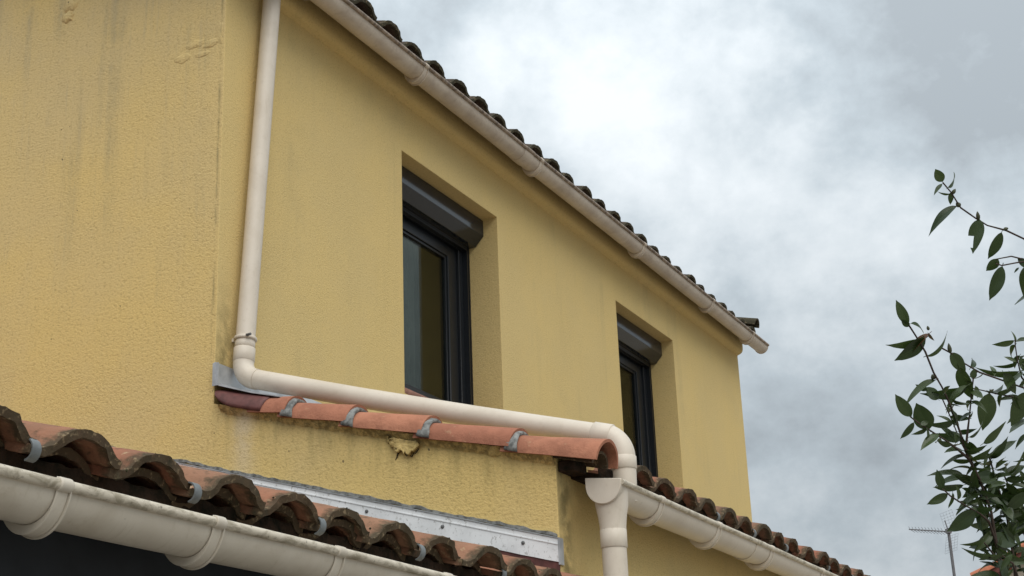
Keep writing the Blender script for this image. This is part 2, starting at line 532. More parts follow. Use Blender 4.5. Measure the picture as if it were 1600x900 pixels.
def tube(path, radii, n=16, cap=True):
    path = [Vector(p) for p in path]
    if not isinstance(radii, (list, tuple)):
        radii = [radii] * len(path)
    V, F = [], []
    prev = None
    for k, p in enumerate(path):
        t = (path[min(k + 1, len(path) - 1)] - path[max(k - 1, 0)]).normalized()
        if prev is None:
            a = Vector((0, 0, 1)) if abs(t.z) < 0.9 else Vector((1, 0, 0))
            u = (a - t * a.dot(t)).normalized()
        else:
            u = (prev - t * prev.dot(t)).normalized()
        prev = u
        w = t.cross(u)
        for i in range(n):
            an = 2 * PI * i / n
            V.append(p + (u * math.cos(an) + w * math.sin(an)) * radii[k])
    for k in range(len(path) - 1):
        for i in range(n):
            j = (i + 1) % n
            F.append((k * n + i, k * n + j, (k + 1) * n + j, (k + 1) * n + i))
    if cap:
        F.append(tuple(range(n - 1, -1, -1)))
        F.append(tuple((len(path) - 1) * n + i for i in range(n)))
    return V, F


def frange(a, b, step):
    n = max(1, int(round((b - a) / step)))
    return [a + (b - a) * i / n for i in range(n + 1)]


def nz(p, s, seed=0.0):
    return mnoise.noise(Vector((p[0] * s + seed, p[1] * s - seed * 0.7, p[2] * s + seed * 1.3)))


# ------------------------------------------------------------------ dimensions (metres; camera eye height is z = 0)
L = 7.443                     # length of the window wall
W = 1.572                     # lean-to depth
WIN = [(1.599, 2.750), (4.6265, 5.778)]
ZT, ZB = 3.490, 2.105          # window head and sill
EAVE = 4.0                    # wall top

# ------------------------------------------------------------------ ground
gv = []
R0 = 900
o = put('ground', mesh('ground', [(-R0, -R0, GROUND), (R0, -R0, GROUND), (R0, R0, GROUND), (-R0, R0, GROUND)], [(0, 1, 2, 3)], 'ground'))
tag(o, 'pale gravel yard around the houses', None, kind='structure')

# ------------------------------------------------------------------ two-storey house
house = empty('house', (-4, 3.7, GROUND), 'two-storey house in yellow render with two dark shuttered windows', 'house')
XB = -8.0
XR = XB / 2
PITCH_UP = 0.30
V, F, FM = [], [], []


def quad(pts, mi):
    o = len(V)
    V.extend(pts)
    F.append(tuple(range(o, o + len(pts))))
    FM.append(mi)


ys = [0.0] + [y for w in WIN for y in w] + [L]
zs = [GROUND, ZB, ZT, EAVE]
for i in range(len(ys) - 1):
    for j in range(3):
        if j == 1 and i in (1, 3):
            continue
        quad([(0, ys[i], zs[j]), (0, ys[i + 1], zs[j]), (0, ys[i + 1], zs[j + 1]), (0, ys[i], zs[j + 1])], 1)
DEP = -0.34
for (a, b) in WIN:
    quad([(0, a, ZT), (0, b, ZT), (DEP, b, ZT), (DEP, a, ZT)], 1)
    quad([(0, a, ZB), (0, b, ZB), (DEP, b, ZB), (DEP, a, ZB)], 1)
    quad([(0, a, ZB), (0, a, ZT), (DEP, a, ZT), (DEP, a, ZB)], 1)
    quad([(0, b, ZB), (0, b, ZT), (DEP, b, ZT), (DEP, b, ZB)], 1)
ZR = EAVE + PITCH_UP * (-XR)
side = [(0, z) for z in zs] + [(XR, ZR), (XB, EAVE), (XB, GROUND)]
quad([(x, 0, z) for x, z in side], 0)
quad([(x, L, z) for x, z in side], 0)
quad([(XB, 0, GROUND), (XB, 0, EAVE), (XB, L, EAVE), (XB, L, GROUND)], 1)
wall = put('wall', mesh('house_wall', V, F, ['rough', 'fine'], None, FM), house)
bevel(wall, 0.0035, 2, 50)

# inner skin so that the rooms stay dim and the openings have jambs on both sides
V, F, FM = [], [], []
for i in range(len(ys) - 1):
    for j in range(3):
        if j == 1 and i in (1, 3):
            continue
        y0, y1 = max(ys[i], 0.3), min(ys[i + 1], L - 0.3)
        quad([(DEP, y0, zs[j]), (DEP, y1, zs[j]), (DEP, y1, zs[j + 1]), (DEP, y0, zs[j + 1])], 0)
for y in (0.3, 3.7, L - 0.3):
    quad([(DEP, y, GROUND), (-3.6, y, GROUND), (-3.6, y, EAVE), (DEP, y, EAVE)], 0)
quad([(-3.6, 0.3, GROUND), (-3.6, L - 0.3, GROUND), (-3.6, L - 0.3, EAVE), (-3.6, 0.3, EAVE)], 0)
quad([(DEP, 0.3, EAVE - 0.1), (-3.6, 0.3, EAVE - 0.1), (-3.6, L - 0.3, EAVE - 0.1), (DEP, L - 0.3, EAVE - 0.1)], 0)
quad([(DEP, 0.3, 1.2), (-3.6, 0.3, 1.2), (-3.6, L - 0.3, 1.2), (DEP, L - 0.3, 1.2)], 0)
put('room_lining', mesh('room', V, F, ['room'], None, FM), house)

# cornice moulding under the eaves
prof = [(0.0005, 3.784), (0.008, 3.788), (0.024, 3.794), (0.040, 3.803), (0.050, 3.818), (0.054, 3.840), (0.055, 3.87), (0.055, 4.02), (0.0005, 4.02)]
v, f = extrude_y(prof, frange(0.0, L - 0.002, 0.25))
put('cornice', mesh('cornice', v, f, 'fine', 40), house)

# swelling lumps in the side render
def lump(cx, cz, rx, rz, h, seed, name, parent, rim=0.0):
    V, F = [], []
    n, rings = 22, 6
    V.append((cx, -h, cz))
    for k in range(1, rings + 1):
        t = k / rings
        for i in range(n):
            a = 2 * PI * i / n
            rr = 1 + 0.45 * nz((math.cos(a), math.sin(a), seed), 1.7, seed) + 0.22 * nz((math.cos(a) * 3, math.sin(a) * 3, seed), 2, seed)
            hh = h * (1 - t ** 2.2) + rim * (t if t < 0.99 else 0)
            V.append((cx + rx * t * rr * math.cos(a), -max(hh, 0) + 0.003 * (t > 0.99), cz + rz * t * rr * math.sin(a)))
    for i in range(n):
        F.append((0, 1 + i, 1 + (i + 1) % n))
    for k in range(rings - 1):
        for i in range(n):
            a, b = 1 + k * n + i, 1 + k * n + (i + 1) % n
            F.append((a, b, b + n, a + n))
    return put(name, mesh(name, V, F, 'rough', 60), parent)


for c in ((-0.950, 3.880, 0.052, 0.050, 0.015, 1.0), (-0.962, 3.812, 0.044, 0.032, 0.013, 2.0), (-0.24, 3.390, 0.055, 0.030, 0.0042, 3.3), (-0.165, 3.445, 0.07, 0.022, 0.0038, 4.1), (-0.075, 3.425, 0.05, 0.026, 0.0045, 5.7), (-0.125, 3.380, 0.045, 0.016, 0.0035, 6.2), (-0.03, 3.47, 0.022, 0.07, 0.004, 7.9)):
    lump(*c, 'render_lump', house)

# windows
def window(a, b, add_sheet):
    s = 0.082
    w = put('window', mesh('window_frame', *frame_v(a, b, ZB, ZT, -0.230, -0.300, s), 'anthracite', 30), house)
    bevel(w, 0.004)
    p, q, x0, x1 = a + s, b - s, -0.248, -0.298
    sh = put('sash', mesh('sash', *frame_v(p, q, ZB + s, ZT - 0.16, x0, x1, 0.105), 'anthracite', 30), w)
    bevel(sh, 0.005)
    bd = put('glazing_bead', mesh('glazing_bead', *frame_v(p + 0.105, q - 0.105, ZB + s + 0.105, ZT - 0.265, x0 - 0.012, x1 + 0.004, 0.016), 'anthracite', 30), w)
    bevel(bd, 0.003)
    box('pane', (-0.280, -0.272, p + 0.120, q - 0.120, ZB + s + 0.120, ZT - 0.280), 'glass', w)
    box('head_panel', (-0.297, -0.242, a + s, b - s, ZT - 0.16, ZT - 0.083), 'anthracite', w)
    # roller shutter guide rails
    for y in (a + 0.001, b - 0.036):
        v, f = join([box_v(-0.229, -0.198, y, y + 0.012, ZB + 0.06, ZT - 0.16), box_v(-0.229, -0.198, y + 0.023, y + 0.035, ZB + 0.06, ZT - 0.16), box_v(-0.229, -0.222, y + 0.012, y + 0.023, ZB + 0.06, ZT - 0.16)])
        put('guide_rail', mesh('guide_rail', v, f, 'anthracite'), w)
    # shutter box with chamfered lower front
    z = ZT - 0.004
    prof = [(-0.229, z), (-0.098, z), (-0.095, z - 0.003), (-0.095, z - 0.105), (-0.150, z - 0.165), (-0.229, z - 0.172)]
    v, f = extrude_y(prof, [a + 0.004, b - 0.004])
    sb = put('shutter_box', mesh('shutter_box', v, f, 'box'), w)
    bevel(sb, 0.003)
    v, f = join([box_v(-0.225, -0.195, a + 0.04, b - 0.04, ZT - 0.195, ZT - 0.17), box_v(-0.2285, -0.2265, a + 0.02, b - 0.02, ZT - 0.20, ZT - 0.172)])
    put('shutter_end_slat', mesh('end_slat', v, f, 'anthracite'), w)
    if add_sheet:  # added sheet standing in for the sky's reflection in the pane
        v, f = [], []
        n = 30
        for i in range(n + 1):
            y = a + 0.02 + (2.46 - a) * i / n
            x = -0.45 + 0.016 * math.sin(i * 1.9)
            v += [(x, y, ZB), (x, y, ZT)]
        f = [(2 * i, 2 * i + 2, 2 * i + 3, 2 * i + 1) for i in range(n)]
        c = put('reflection_sheet', mesh('reflection_sheet', v, f, 'reflection_sheet', 60), w)
        sm = c.modifiers.new('thick', 'SOLIDIFY')
        sm.thickness = 0.003
    # terracotta sill tiles
    y = a + 0.004
    while y < b - 0.05:
        y1 = min(y + 0.19, b - 0.004)
        pr = [(-0.229, ZB + 0.002), (-0.229, ZB + 0.055), (-0.030, ZB + 0.044), (-0.006, ZB + 0.034), (-0.002, ZB + 0.018), (-0.008, ZB + 0.002)]
        v, f = extrude_y(pr, [y, y1 - 0.006])
        st = put('sill_tile', mesh('sill_tile', v, f, 'sill', 50), w)
        bevel(st, 0.003)
        y = y1


def frame_v(a, b, z0, z1, x0, x1, t):
    V = []
    for x in (x0, x1):
        V += [(x, a, z0), (x, b, z0), (x, b, z1), (x, a, z1), (x, a + t, z0 + t), (x, b - t, z0 + t), (x, b - t, z1 - t), (x, a + t, z1 - t)]
    F = []
    for i in range(4):
        j = (i + 1) % 4
        F += [(i, j, j + 4, i + 4), (i + 8, j + 8, j + 12, i + 12), (i, j, j + 8, i + 8), (i + 4, j + 4, j + 12, i + 12)]
    return V, F


for (a, b) in WIN:
    window(a + 0.0005, b - 0.0005, a < 3)


# ------------------------------------------------------------------ S-shaped roof tile
PER = 0.2555


def tile_profile():
    pts = [(0.000, -0.004), (0.018, -0.005), (0.036, -0.003), (0.050, 0.002), (0.0605, 0.0095), (0.070, 0.0185)]
    for i in range(1, 20):                                   # round crown
        t = PI * (0.90 - 0.80 * i / 19.6)
        pts.append((0.1575 + 0.0925 * math.cos(t) * 0.98, 0.0035 + 0.0500 * math.sin(t)))
    pts += [(0.2475, 0.0165), (0.2570, 0.0118), (0.2690, 0.0108)]
    return pts


def tile_mesh(name, mat, length, seed, rag=1.0, thick=0.018, fine=True):
    """local x points down the slope, front end at x = 0; y across; z up."""
    pr = tile_profile()
    n = len(pr)
    lo = []
    for i in range(n):
        a, b = pr[max(i - 1, 0)], pr[min(i + 1, n - 1)]
        t = Vector((b[0] - a[0], b[1] - a[1])).normalized()
        lo.append((pr[i][0] + t.y * thick, pr[i][1] - t.x * thick))
    ring = [(p, 0) for p in pr] + [(p, 1) for p in reversed(lo)]
    xs = [0.0, -0.008, -0.022, -0.045, -0.08, -0.16, -length] if fine else [0.0, -0.02, -0.2, -length]
    V, F = [], []
    R = len(ring)
    for k, x in enumerate(xs):
        for (y, z), lw in ring:
            p = Vector((x, y, z))
            amp = rag * (0.0034 if k == 0 else 0.0028 if k < 3 else 0.0015)
            j = Vector((nz((y, z, k), 38, seed), nz((y, z + 3, k), 45, seed + 5), nz((y, z + 7, k), 42, seed + 9)))
            if k == 0:
                p.x += rag * 0.006 * nz((y, 0.3, 0), 14, seed)
            p += j * amp
            V.append(p)
    for k in range(len(xs) - 1):
        for i in range(R):
            j = (i + 1) % R
            F.append((k * R + i, k * R + j, (k + 1) * R + j, (k + 1) * R + i))
    for k in (0, len(xs) - 1):                       # end faces as quads between upper and lower skins
        for i in range(n - 1):
            F.append((k * R + i, k * R + i + 1, k * R + R - 2 - i, k * R + R - 1 - i))
    return mesh(name, V, F, mat, 45 if fine else 50)


def place_tile(xf, y, zbase, pitch, yawj=0.0, lift=0.0):
    """tile front at xf, pan level zbase there, sloping down towards +X"""
    a = math.atan(pitch) - lift
    return Matrix.Translation((xf, y, zbase)) @ Matrix.Rotation(yawj, 4, 'Z') @ Matrix.Rotation(a, 4, 'Y')


def rough_board(name, x0, x1, y0, y1, z0, z1, parent, amp, step=0.03, seed=0.0, mat='wood'):
    pr = [(x0, z0), (x1, z0), (x1, (z0 + z1) / 2), (x1, z1), (x0, z1)]
    def jit(p, k, i):
        s = 18
        return p + Vector((nz(p, s, seed) * amp, 0, nz(p, s * 1.3, seed + 4) * amp * (1.6 if i in (0, 1) else 0.7)))
    v, f = extrude_y(pr, frange(y0, y1, step), jit=jit)
    return put(name, mesh(name, v, f, mat, 60), parent)


def hook(parent, xf, y, z, s=1.0):
    pts = []
    for i in range(13):
        a = RAD(115 - 200 * i / 12)
        pts.append((xf - 0.012 + 0.034 * s * math.cos(a), z - 0.020 + 0.036 * s * math.sin(a)))
    inner = [(xf - 0.012 + (x - xf + 0.012) * 0.86, z - 0.020 + (zz - z + 0.020) * 0.86) for x, zz in pts]
    prof = pts + inner[::-1]
    v, f = extrude_y(prof, [y - 0.012, y + 0.012])
    o = put('tile_hook', mesh('tile_hook', v, f, 'hook', 40), parent)
    return o


rnd = random.Random(7)

# ------------------------------------------------------------------ main roof
XE = 0.185
ZE = 3.968                                           # pan level of the eaves tiles
roof = put('roof', mesh('roof_deck', *extrude_y([(XE - 0.05, ZE - 0.052), (XE - 0.05, ZE - 0.024), (XR, ZE - 0.024 + PITCH_UP * (XE - 0.05 - XR)), (XB - 0.2, ZE - 0.06), (XB - 0.2, ZE - 0.09), (XR, ZE - 0.06 + PITCH_UP * (XE - 0.05 - XR))], [-0.10, L + 0.06]), 'wood'), house)
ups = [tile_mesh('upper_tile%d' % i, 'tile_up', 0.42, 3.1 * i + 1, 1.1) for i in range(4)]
y = -0.12 - PER * 0 + 0.118 - PER
k = 0
while y < L - 0.12:
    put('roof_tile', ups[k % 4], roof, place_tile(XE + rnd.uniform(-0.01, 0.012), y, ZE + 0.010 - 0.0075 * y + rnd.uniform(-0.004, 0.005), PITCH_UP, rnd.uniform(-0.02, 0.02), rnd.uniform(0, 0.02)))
    y += PER
    k += 1
# courses further up, one covering
cov = []
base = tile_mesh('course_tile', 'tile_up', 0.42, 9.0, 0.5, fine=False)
bv = [v.co.copy() for v in base.vertices]
bf = [tuple(p.vertices) for p in base.polygons]
for row in range(1, 12):
    yy = 0.118 - PER * 1.5
    while yy < L - 0.1:
        mt_ = place_tile(XE - 0.35 * row, yy, ZE + 0.004 - 0.0075 * yy + PITCH_UP * 0.35 * row + 0.006, PITCH_UP)
        cov.append(([mt_ @ q for q in bv], bf))
        yy += PER
v, f = join(cov)
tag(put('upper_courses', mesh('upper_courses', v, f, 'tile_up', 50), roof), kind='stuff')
rough_board('eaves_board', XE - 0.075, XE - 0.040, -0.05, L - 0.03, ZE - 0.085, ZE - 0.006, roof, 0.006, 0.06, 2.0)


def half_round(name, mat, p0, p1, r0, r1, thick, seed, n=14, squash=1.0, jitter=0.0012):
    """half-round tile from p0 (upper end) to p1 (lower end), opening downwards"""
    p0, p1 = Vector(p0), Vector(p1)
    t = (p1 - p0).normalized()
    s = t.cross(Vector((0, 0, 1))).normalized()
    u = s.cross(t)
    V, F = [], []
    st = 7
    for k in range(st + 1):
        c = p0.lerp(p1, k / st)
        r = r0 + (r1 - r0) * k / st
        for sk in (0, 1):
            rr = r - sk * thick
            for i in range(n + 1):
                a = PI * i / n
                if sk:
                    a = PI - a
                q = c + s * (math.cos(a) * rr) + u * (math.sin(a) * rr * squash)
                q += Vector((nz(q, 12, seed), nz(q, 12, seed + 3), nz(q, 12, seed + 6))) * jitter
                V.append(q)
    R = 2 * (n + 1)
    for k in range(st):
        for i in range(R):
            j = (i + 1) % R
            F.append((k * R + i, k * R + j, (k + 1) * R + j, (k + 1) * R + i))
    for k in (0, st):
        for i in range(n):
            F.append((k * R + i, k * R + i + 1, k * R + R - 2 - i, k * R + R - 1 - i))
    return mesh(name, V, F, mat, 50)


# verge tiles closing the far gable
for i in range(4):
    x1 = XE + 0.02 - 0.36 * i
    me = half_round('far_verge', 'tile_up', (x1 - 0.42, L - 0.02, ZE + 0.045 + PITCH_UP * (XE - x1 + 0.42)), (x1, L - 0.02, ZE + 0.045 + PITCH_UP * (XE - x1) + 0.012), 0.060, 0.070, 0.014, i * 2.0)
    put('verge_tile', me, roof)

# ------------------------------------------------------------------ lean-to beside the window wall
lean = empty('lean_to', (W / 2, 3.7, GROUND), 'single-storey yellow lean-to with orange coping tiles under the windows', 'building')


def coping_z(x):                     # bottom edge of the coping on the gable plane
    return 1.672 - 0.262 * x


V, F, FM = [], [], []
LY = L
xs = frange(0.0, W, 0.262)
quad([(0, 0, GROUND)] + [(W, 0, GROUND)] + [(x, 0, coping_z(x) + 0.02) for x in reversed(xs)], 0)
quad([(W, 0, GROUND), (W, LY, GROUND), (W, LY, coping_z(W) - 0.02), (W, 0.0, coping_z(W) + 0.02)], 1)
quad([(0, LY, GROUND), (W, LY, GROUND), (W, LY, coping_z(W) - 0.02), (0, LY, coping_z(0) - 0.02)], 0)
quad([(0, 0.0, coping_z(0) + 0.02), (W, 0.0, coping_z(W) + 0.02), (W, LY, coping_z(W) - 0.02), (0, LY, coping_z(0) - 0.02)], 1)
lw = put('wall', mesh('lean_wall', V, F, ['rough', 'fine'], None, FM), lean)
bevel(lw, 0.005, 2, 50)

LP = 0.2555
LXE, LZE = 1.735, 1.222
lroof = put('roof', mesh('lean_deck', *extrude_y([(LXE - 0.05, LZE - 0.060), (LXE - 0.05, LZE - 0.026), (0.002, LZE - 0.026 + LP * (LXE - 0.052)), (0.002, LZE - 0.060 + LP * (LXE - 0.052))], [0.13, LY]), 'wood'), lean)
lows = [tile_mesh('lower_tile%d' % i, 'tile_low', 0.42, 5.3 * i + 2, 1.1) for i in range(4)]
PL = 0.2565
y0 = 0.70 - 0.150 - PL * 1
k = 0
LOWY = []
while y0 < LY - 0.2:
    put('roof_tile', lows[(k * 3 + k // 4) % 4], lroof, place_tile(LXE + rnd.uniform(-0.01, 0.012), y0, LZE + rnd.uniform(-0.004, 0.005), LP, rnd.uniform(-0.025, 0.025), rnd.uniform(0, 0.02)))
    LOWY.append(y0)
    y0 += PL
    k += 1
for i in (4, 6, 8, 11, 13, 16):
    hook(lroof, LXE, LOWY[i] + 0.004, LZE + 0.010, 0.66)
cov = []
base = tile_mesh('course_tile_low', 'tile_low', 0.42, 4.0, 0.5, fine=False)
bv = [v.co.copy() for v in base.vertices]
bf = [tuple(p.vertices) for p in base.polygons]
for row in range(1, 5):
    for yy in LOWY:
        if yy < 0.2:
            continue
        mt_ = place_tile(LXE - 0.34 * row, yy, LZE + LP * 0.34 * row + 0.006, LP)
        cov.append(([mt_ @ q for q in bv], bf))
v, f = join(cov)
tag(put('upper_courses', mesh('lean_courses', v, f, 'tile_low', 50), lroof), kind='stuff')
rough_board('eaves_board', LXE - 0.080, LXE - 0.045, 0.20, LY, LZE - 0.066, LZE + 0.014, lroof, 0.009, 0.03, 5.0)

# coping tiles along the lean-to gable
CYC = 0.048
J = [0.225, 0.378, 0.672, 1.014, 1.390, 1.755]


def cop_base(x):
    return 1.684 - 0.2785 * x


vm = []
for i in range(5):
    xa, xb = J[i] - 0.03, J[i + 1] + (0.012 if i < 4 else 0)
    me = half_round('coping%d' % i, 'verge', (xa, CYC, cop_base(xa) - 0.010), (xb, CYC, cop_base(xb) + 0.012), 0.084, 0.096 if i < 4 else 0.103, 0.013, i * 3.0 + 0.5, 18, 0.90, 0.0022)
    put('coping_tile', me, lean)


def mortar(xc, wd, seed):
    V, F = [], []
    st, n = 6, 20
    for k in range(st + 1):
        x = xc + wd * (k / st - 0.5)
        for i in range(n + 1):
            a = PI * (-0.03 + 1.06 * i / n)
            e = math.sin(PI * k / st) ** 0.5
            r = 0.0925 + 0.0045 * e + 0.0035 * nz((x, math.cos(a), math.sin(a)), 9, seed)
            xx = x + 0.005 * nz((k * 0.3, math.cos(a) * 2, math.sin(a) * 2), 1.7, seed + 2) + 0.006 * math.cos(a)
            V.append((xx, CYC - math.cos(a) * r, cop_base(x) + 0.003 + 0.905 * math.sin(a) * r))
    for k in range(st):
        for i in range(n):
            q = k * (n + 1) + i
            F.append((q, q + 1, q + n + 2, q + n + 1))
    o = put('mortar_joint', mesh('mortar', V, F, 'mortar', 80), lean)
    s = o.modifiers.new('thick', 'SOLIDIFY')
    s.thickness = 0.02
    s.offset = -1
    return o


for i, xc in enumerate(J[1:5]):
    mortar(xc + 0.012, 0.056, i * 4.0 + 1)

# rendered fillet between the gable wall and the coping
V, F = [], []
bx = frange(0.04, W - 0.004, 0.014)
for k, x in enumerate(bx):
    zb = cop_base(x) - 0.012
    for i, (yy, dz) in enumerate(((0.004, -0.022), (-0.003, -0.014), (-0.012, -0.002), (-0.025, 0.010), (-0.030, 0.020), (0.03, 0.024))):
        p = Vector((x, yy, zb + dz))
        if 0 < i < 5:
            p += Vector((0, 0.008 * nz(p, 26, 3) + 0.005 * nz(p, 60, 5), 0.006 * nz(p, 30, 8)))
        V.append(p)
for k in range(len(bx) - 1):
    for i in range(5):
        F.append((k * 6 + i, k * 6 + i + 1, k * 6 + 7 + i, k * 6 + 6 + i))
F += [tuple(range(6)), tuple((len(bx) - 1) * 6 + i for i in range(6))]
put('render_fillet', mesh('render_fillet', V, F, 'rough', 70), lean)

# maroon sealed start of the coping at the house corner
V, F = [], []
n, st = 16, 10
for k in range(st + 1):
    t = k / st
    x = 0.026 + 0.240 * t
    r = 0.092 * (0.80 + 0.20 * min(1, t * 4) ** 0.5)
    rise = 0.034 * (1 - min(1, t * 2.4)) ** 2
    for i in range(n + 1):
        a = PI * i / n
        V.append((x + 0.03 * math.sin(a) * t - 0.022 * math.sin(a) * (1 - t), CYC - math.cos(a) * r, cop_base(x) + 0.002 + rise + 0.86 * math.sin(a) * r - 0.5 * rise * math.sin(a)))
for k in range(st):
    for i in range(n):
        q = k * (n + 1) + i
        F.append((q, q + 1, q + n + 2, q + n + 1))
F.append(tuple(range(n, -1, -1)))
o = put('sealed_start', mesh('sealed_start', V, F, 'maroon', 50), lean)
s = o.modifiers.new('thick', 'SOLIDIFY')
s.thickness = 0.01
s.offset = -1

# inner tile and timber showing in the open end of the coping
me = half_round('inner_coping', 'tile_low', (1.42, CYC + 0.006, cop_base(1.42) - 0.004), (1.725, CYC + 0.006, cop_base(1.725) + 0.002), 0.066, 0.074, 0.013, 9.0, 14, 0.75, 0.002)
put('inner_tile', me, lean)
box('verge_timber', (W + 0.002, 1.640, 0.012, 0.128, 1.196, 1.236), 'wood', lean, 0.004)

# zinc apron against the window wall
prof = [(0.004, 1.775), (0.004, 1.868), (0.009, 1.872), (0.011, 1.868), (0.012, 1.780), (0.20, 1.712), (0.34, 1.672), (0.34, 1.668), (0.20, 1.706), (0.008, 1.772)]
v, f = extrude_y(prof, [-0.012, 3.5, L - 0.01])
put('apron_flashing', mesh('apron', v, f, 'zinc', 30), lean)
v, f = join([box_v(0.002, 0.030, -0.018, -0.012, 1.765, 1.866)])
put('apron_end', mesh('apron_end', v, f, 'zinc'), lean)

# loose blister of render with a crack under the coping
V, F = [], []
nx, nzv = 18, 10
for i in range(nx + 1):
    for j in range(nzv + 1):
        s, t = i / nx, j / nzv
        x = 0.858 + 0.138 * s
        top = cop_base(x) - 0.020
        dep = 0.066 * (math.sin(PI * min(max(s * 0.96 + 0.02, 0), 1)) ** 0.75) * (0.72 + 0.4 * s) + 0.030 * math.sin(PI * s) * nz((s * 5, 0, 0), 2, 4)
        z = top - dep * t
        h = 0.002 + 0.012 * t ** 1.2 * (0.25 + 0.75 * s) * math.sin(PI * (0.06 + 0.9 * s)) ** 0.4 + 0.004 * nz((s * 6, t * 4, 0), 2.6, 2)
        V.append((x + 0.006 * nz((s * 3, t * 3, 1), 2, 7), -h - 0.008 * (1 - t), z))
for i in range(nx):
    for j in range(nzv):
        q = i * (nzv + 1) + j
        F.append((q, q + 1, q + nzv + 2, q + nzv + 1))
o = put('render_blister', mesh('blister', V, F, 'rough', 70), lean)
s = o.modifiers.new('thick', 'SOLIDIFY')
s.thickness = 0.012
s.offset = -1 if True else 1
crk = [(0.910, 1.374), (0.905, 1.362), (0.898, 1.354), (0.893, 1.340), (0.886, 1.330)]
edge = []
for i in range(8, nx):
    p = V[i * (nzv + 1) + nzv]
    edge.append((p[0] + 0.003, -0.002, p[2] - 0.003))
v, f = tube(edge, [0.0012 + 0.0016 * abs(math.sin(i * 1.7)) for i in range(len(edge))], 6)
put('crack', mesh('crack', v, f, 'crack', 60), lean)
v, f = tube([(x, -0.001, z) for x, z in crk], [0.003, 0.0045, 0.004, 0.003, 0.001], 6)
put('crack', mesh('crack', v, f, 'crack', 60), lean)

# ------------------------------------------------------------------ porch wing in front
porch = empty('porch', (0.0, -2.6, GROUND), 'low porch wing with mossy clay tile roof and charcoal wall, nearest the camera', 'building')
PY0 = -4.6
NXE, NZE = 1.735, 0.720
NP = 0.290
V, F, FM = [], [], []


def nroof(x):
    return NZE + NP * (NXE - x)


XW = 1.60
XPL = -3.4
quad([(XW, PY0, GROUND), (XW, 0, GROUND), (XW, 0, nroof(XW) - 0.05), (XW, PY0, nroof(XW) - 0.05)], 0)
quad([(XPL, PY0, GROUND), (XW, PY0, GROUND), (XW, PY0, nroof(XW) - 0.05), (XPL, PY0, nroof(XPL) - 0.05)], 0)
quad([(XPL, PY0, GROUND), (XPL, 0, GROUND), (XPL, 0, nroof(XPL) - 0.05), (XPL, PY0, nroof(XPL) - 0.05)], 0)
put('wall', mesh('porch_wall', V, F, ['black_wall'], None, FM), porch)
nr = put('roof', mesh('porch_deck', *extrude_y([(NXE - 0.06, nroof(NXE - 0.06) - 0.062), (NXE - 0.06, nroof(NXE - 0.06) - 0.028), (XPL - 0.1, nroof(XPL - 0.1) - 0.028), (XPL - 0.1, nroof(XPL - 0.1) - 0.062)], [PY0 - 0.1, -0.012]), 'wood'), porch)
nears = [tile_mesh('near_tile%d' % i, 'tile_near', 0.42, 7.7 * i + 3, 1.5) for i in range(5)]
PN = 0.2520
NEARY = []
y0 = -2.680 - 0.150 - PN * 6
k = 0
while y0 < -0.20:
    put('roof_tile', nears[(k * 2 + k // 5) % 5], nr, place_tile(NXE + rnd.uniform(-0.014, 0.014), y0 + rnd.uniform(-0.006, 0.006), NZE + rnd.uniform(-0.003, 0.004), NP, rnd.uniform(-0.03, 0.03), rnd.uniform(0.0, 0.03)))
    put('starter_tile', nears[(k * 3 + 1) % 5], nr, place_tile(NXE - 0.058 + rnd.uniform(-0.012, 0.012), y0 + 0.004 + rnd.uniform(-0.006, 0.006), NZE - 0.0215 + rnd.uniform(-0.002, 0.002), NP, rnd.uniform(-0.02, 0.02)))
    NEARY.append(y0)
    y0 += PN
    k += 1
cov = []
base = tile_mesh('course_tile_near', 'tile_near', 0.42, 4.0, 0.5, fine=False)
bv = [v.co.copy() for v in base.vertices]
bf = [tuple(p.vertices) for p in base.polygons]
for row in range(1, 14):
    for yy in NEARY:
        mt_ = place_tile(NXE - 0.35 * row, yy, nroof(NXE - 0.35 * row) + 0.006, NP)
        cov.append(([mt_ @ q for q in bv], bf))
v, f = join(cov)
tag(put('upper_courses', mesh('near_courses', v, f, 'tile_near', 50), nr), kind='stuff')
rough_board('eaves_board', NXE - 0.100, NXE - 0.060, PY0, -0.02, NZE - 0.072, NZE - 0.004, nr, 0.012, 0.012, 1.0)
for i in range(0, len(NEARY)):
    if i % 2 == 0:
        hook(nr, NXE + 0.004, NEARY[i] + 0.010, NZE + 0.010, 0.66)
# moss crumbs on the tile noses
mp = random.Random(3)
cr_parts = []
for yy in NEARY:
    for q in range(7):
        t = mp.random()
        pr = tile_profile()
        s = mp.randrange(2, len(pr) - 1)
        py, pz = pr[s]
        c = Vector((NXE + mp.uniform(-0.03, 0.004), yy + py + mp.uniform(-0.006, 0.006), NZE + pz + 0.001))
        r = mp.uniform(0.0015, 0.004)
        vv = []
        for d in ((1, 0, 0), (-1, 0, 0), (0, 1, 0), (0, -1, 0), (0, 0, 1), (0, 0, -1)):
            vv.append(c + Vector(d) * r * mp.uniform(0.6, 1.4))
        cr_parts.append((vv, [(0, 2, 4), (2, 1, 4), (1, 3, 4), (3, 0, 4), (2, 0, 5), (1, 2, 5), (3, 1, 5), (0, 3, 5)]))
v, f = join(cr_parts)
tag(put('moss_crumbs', mesh('moss', v, f, 'moss', 180), nr), kind='stuff')

# wall flashing stepped along the gable above the porch roof
def flash_top(x):
    return 1.407 - 0.2925 * x


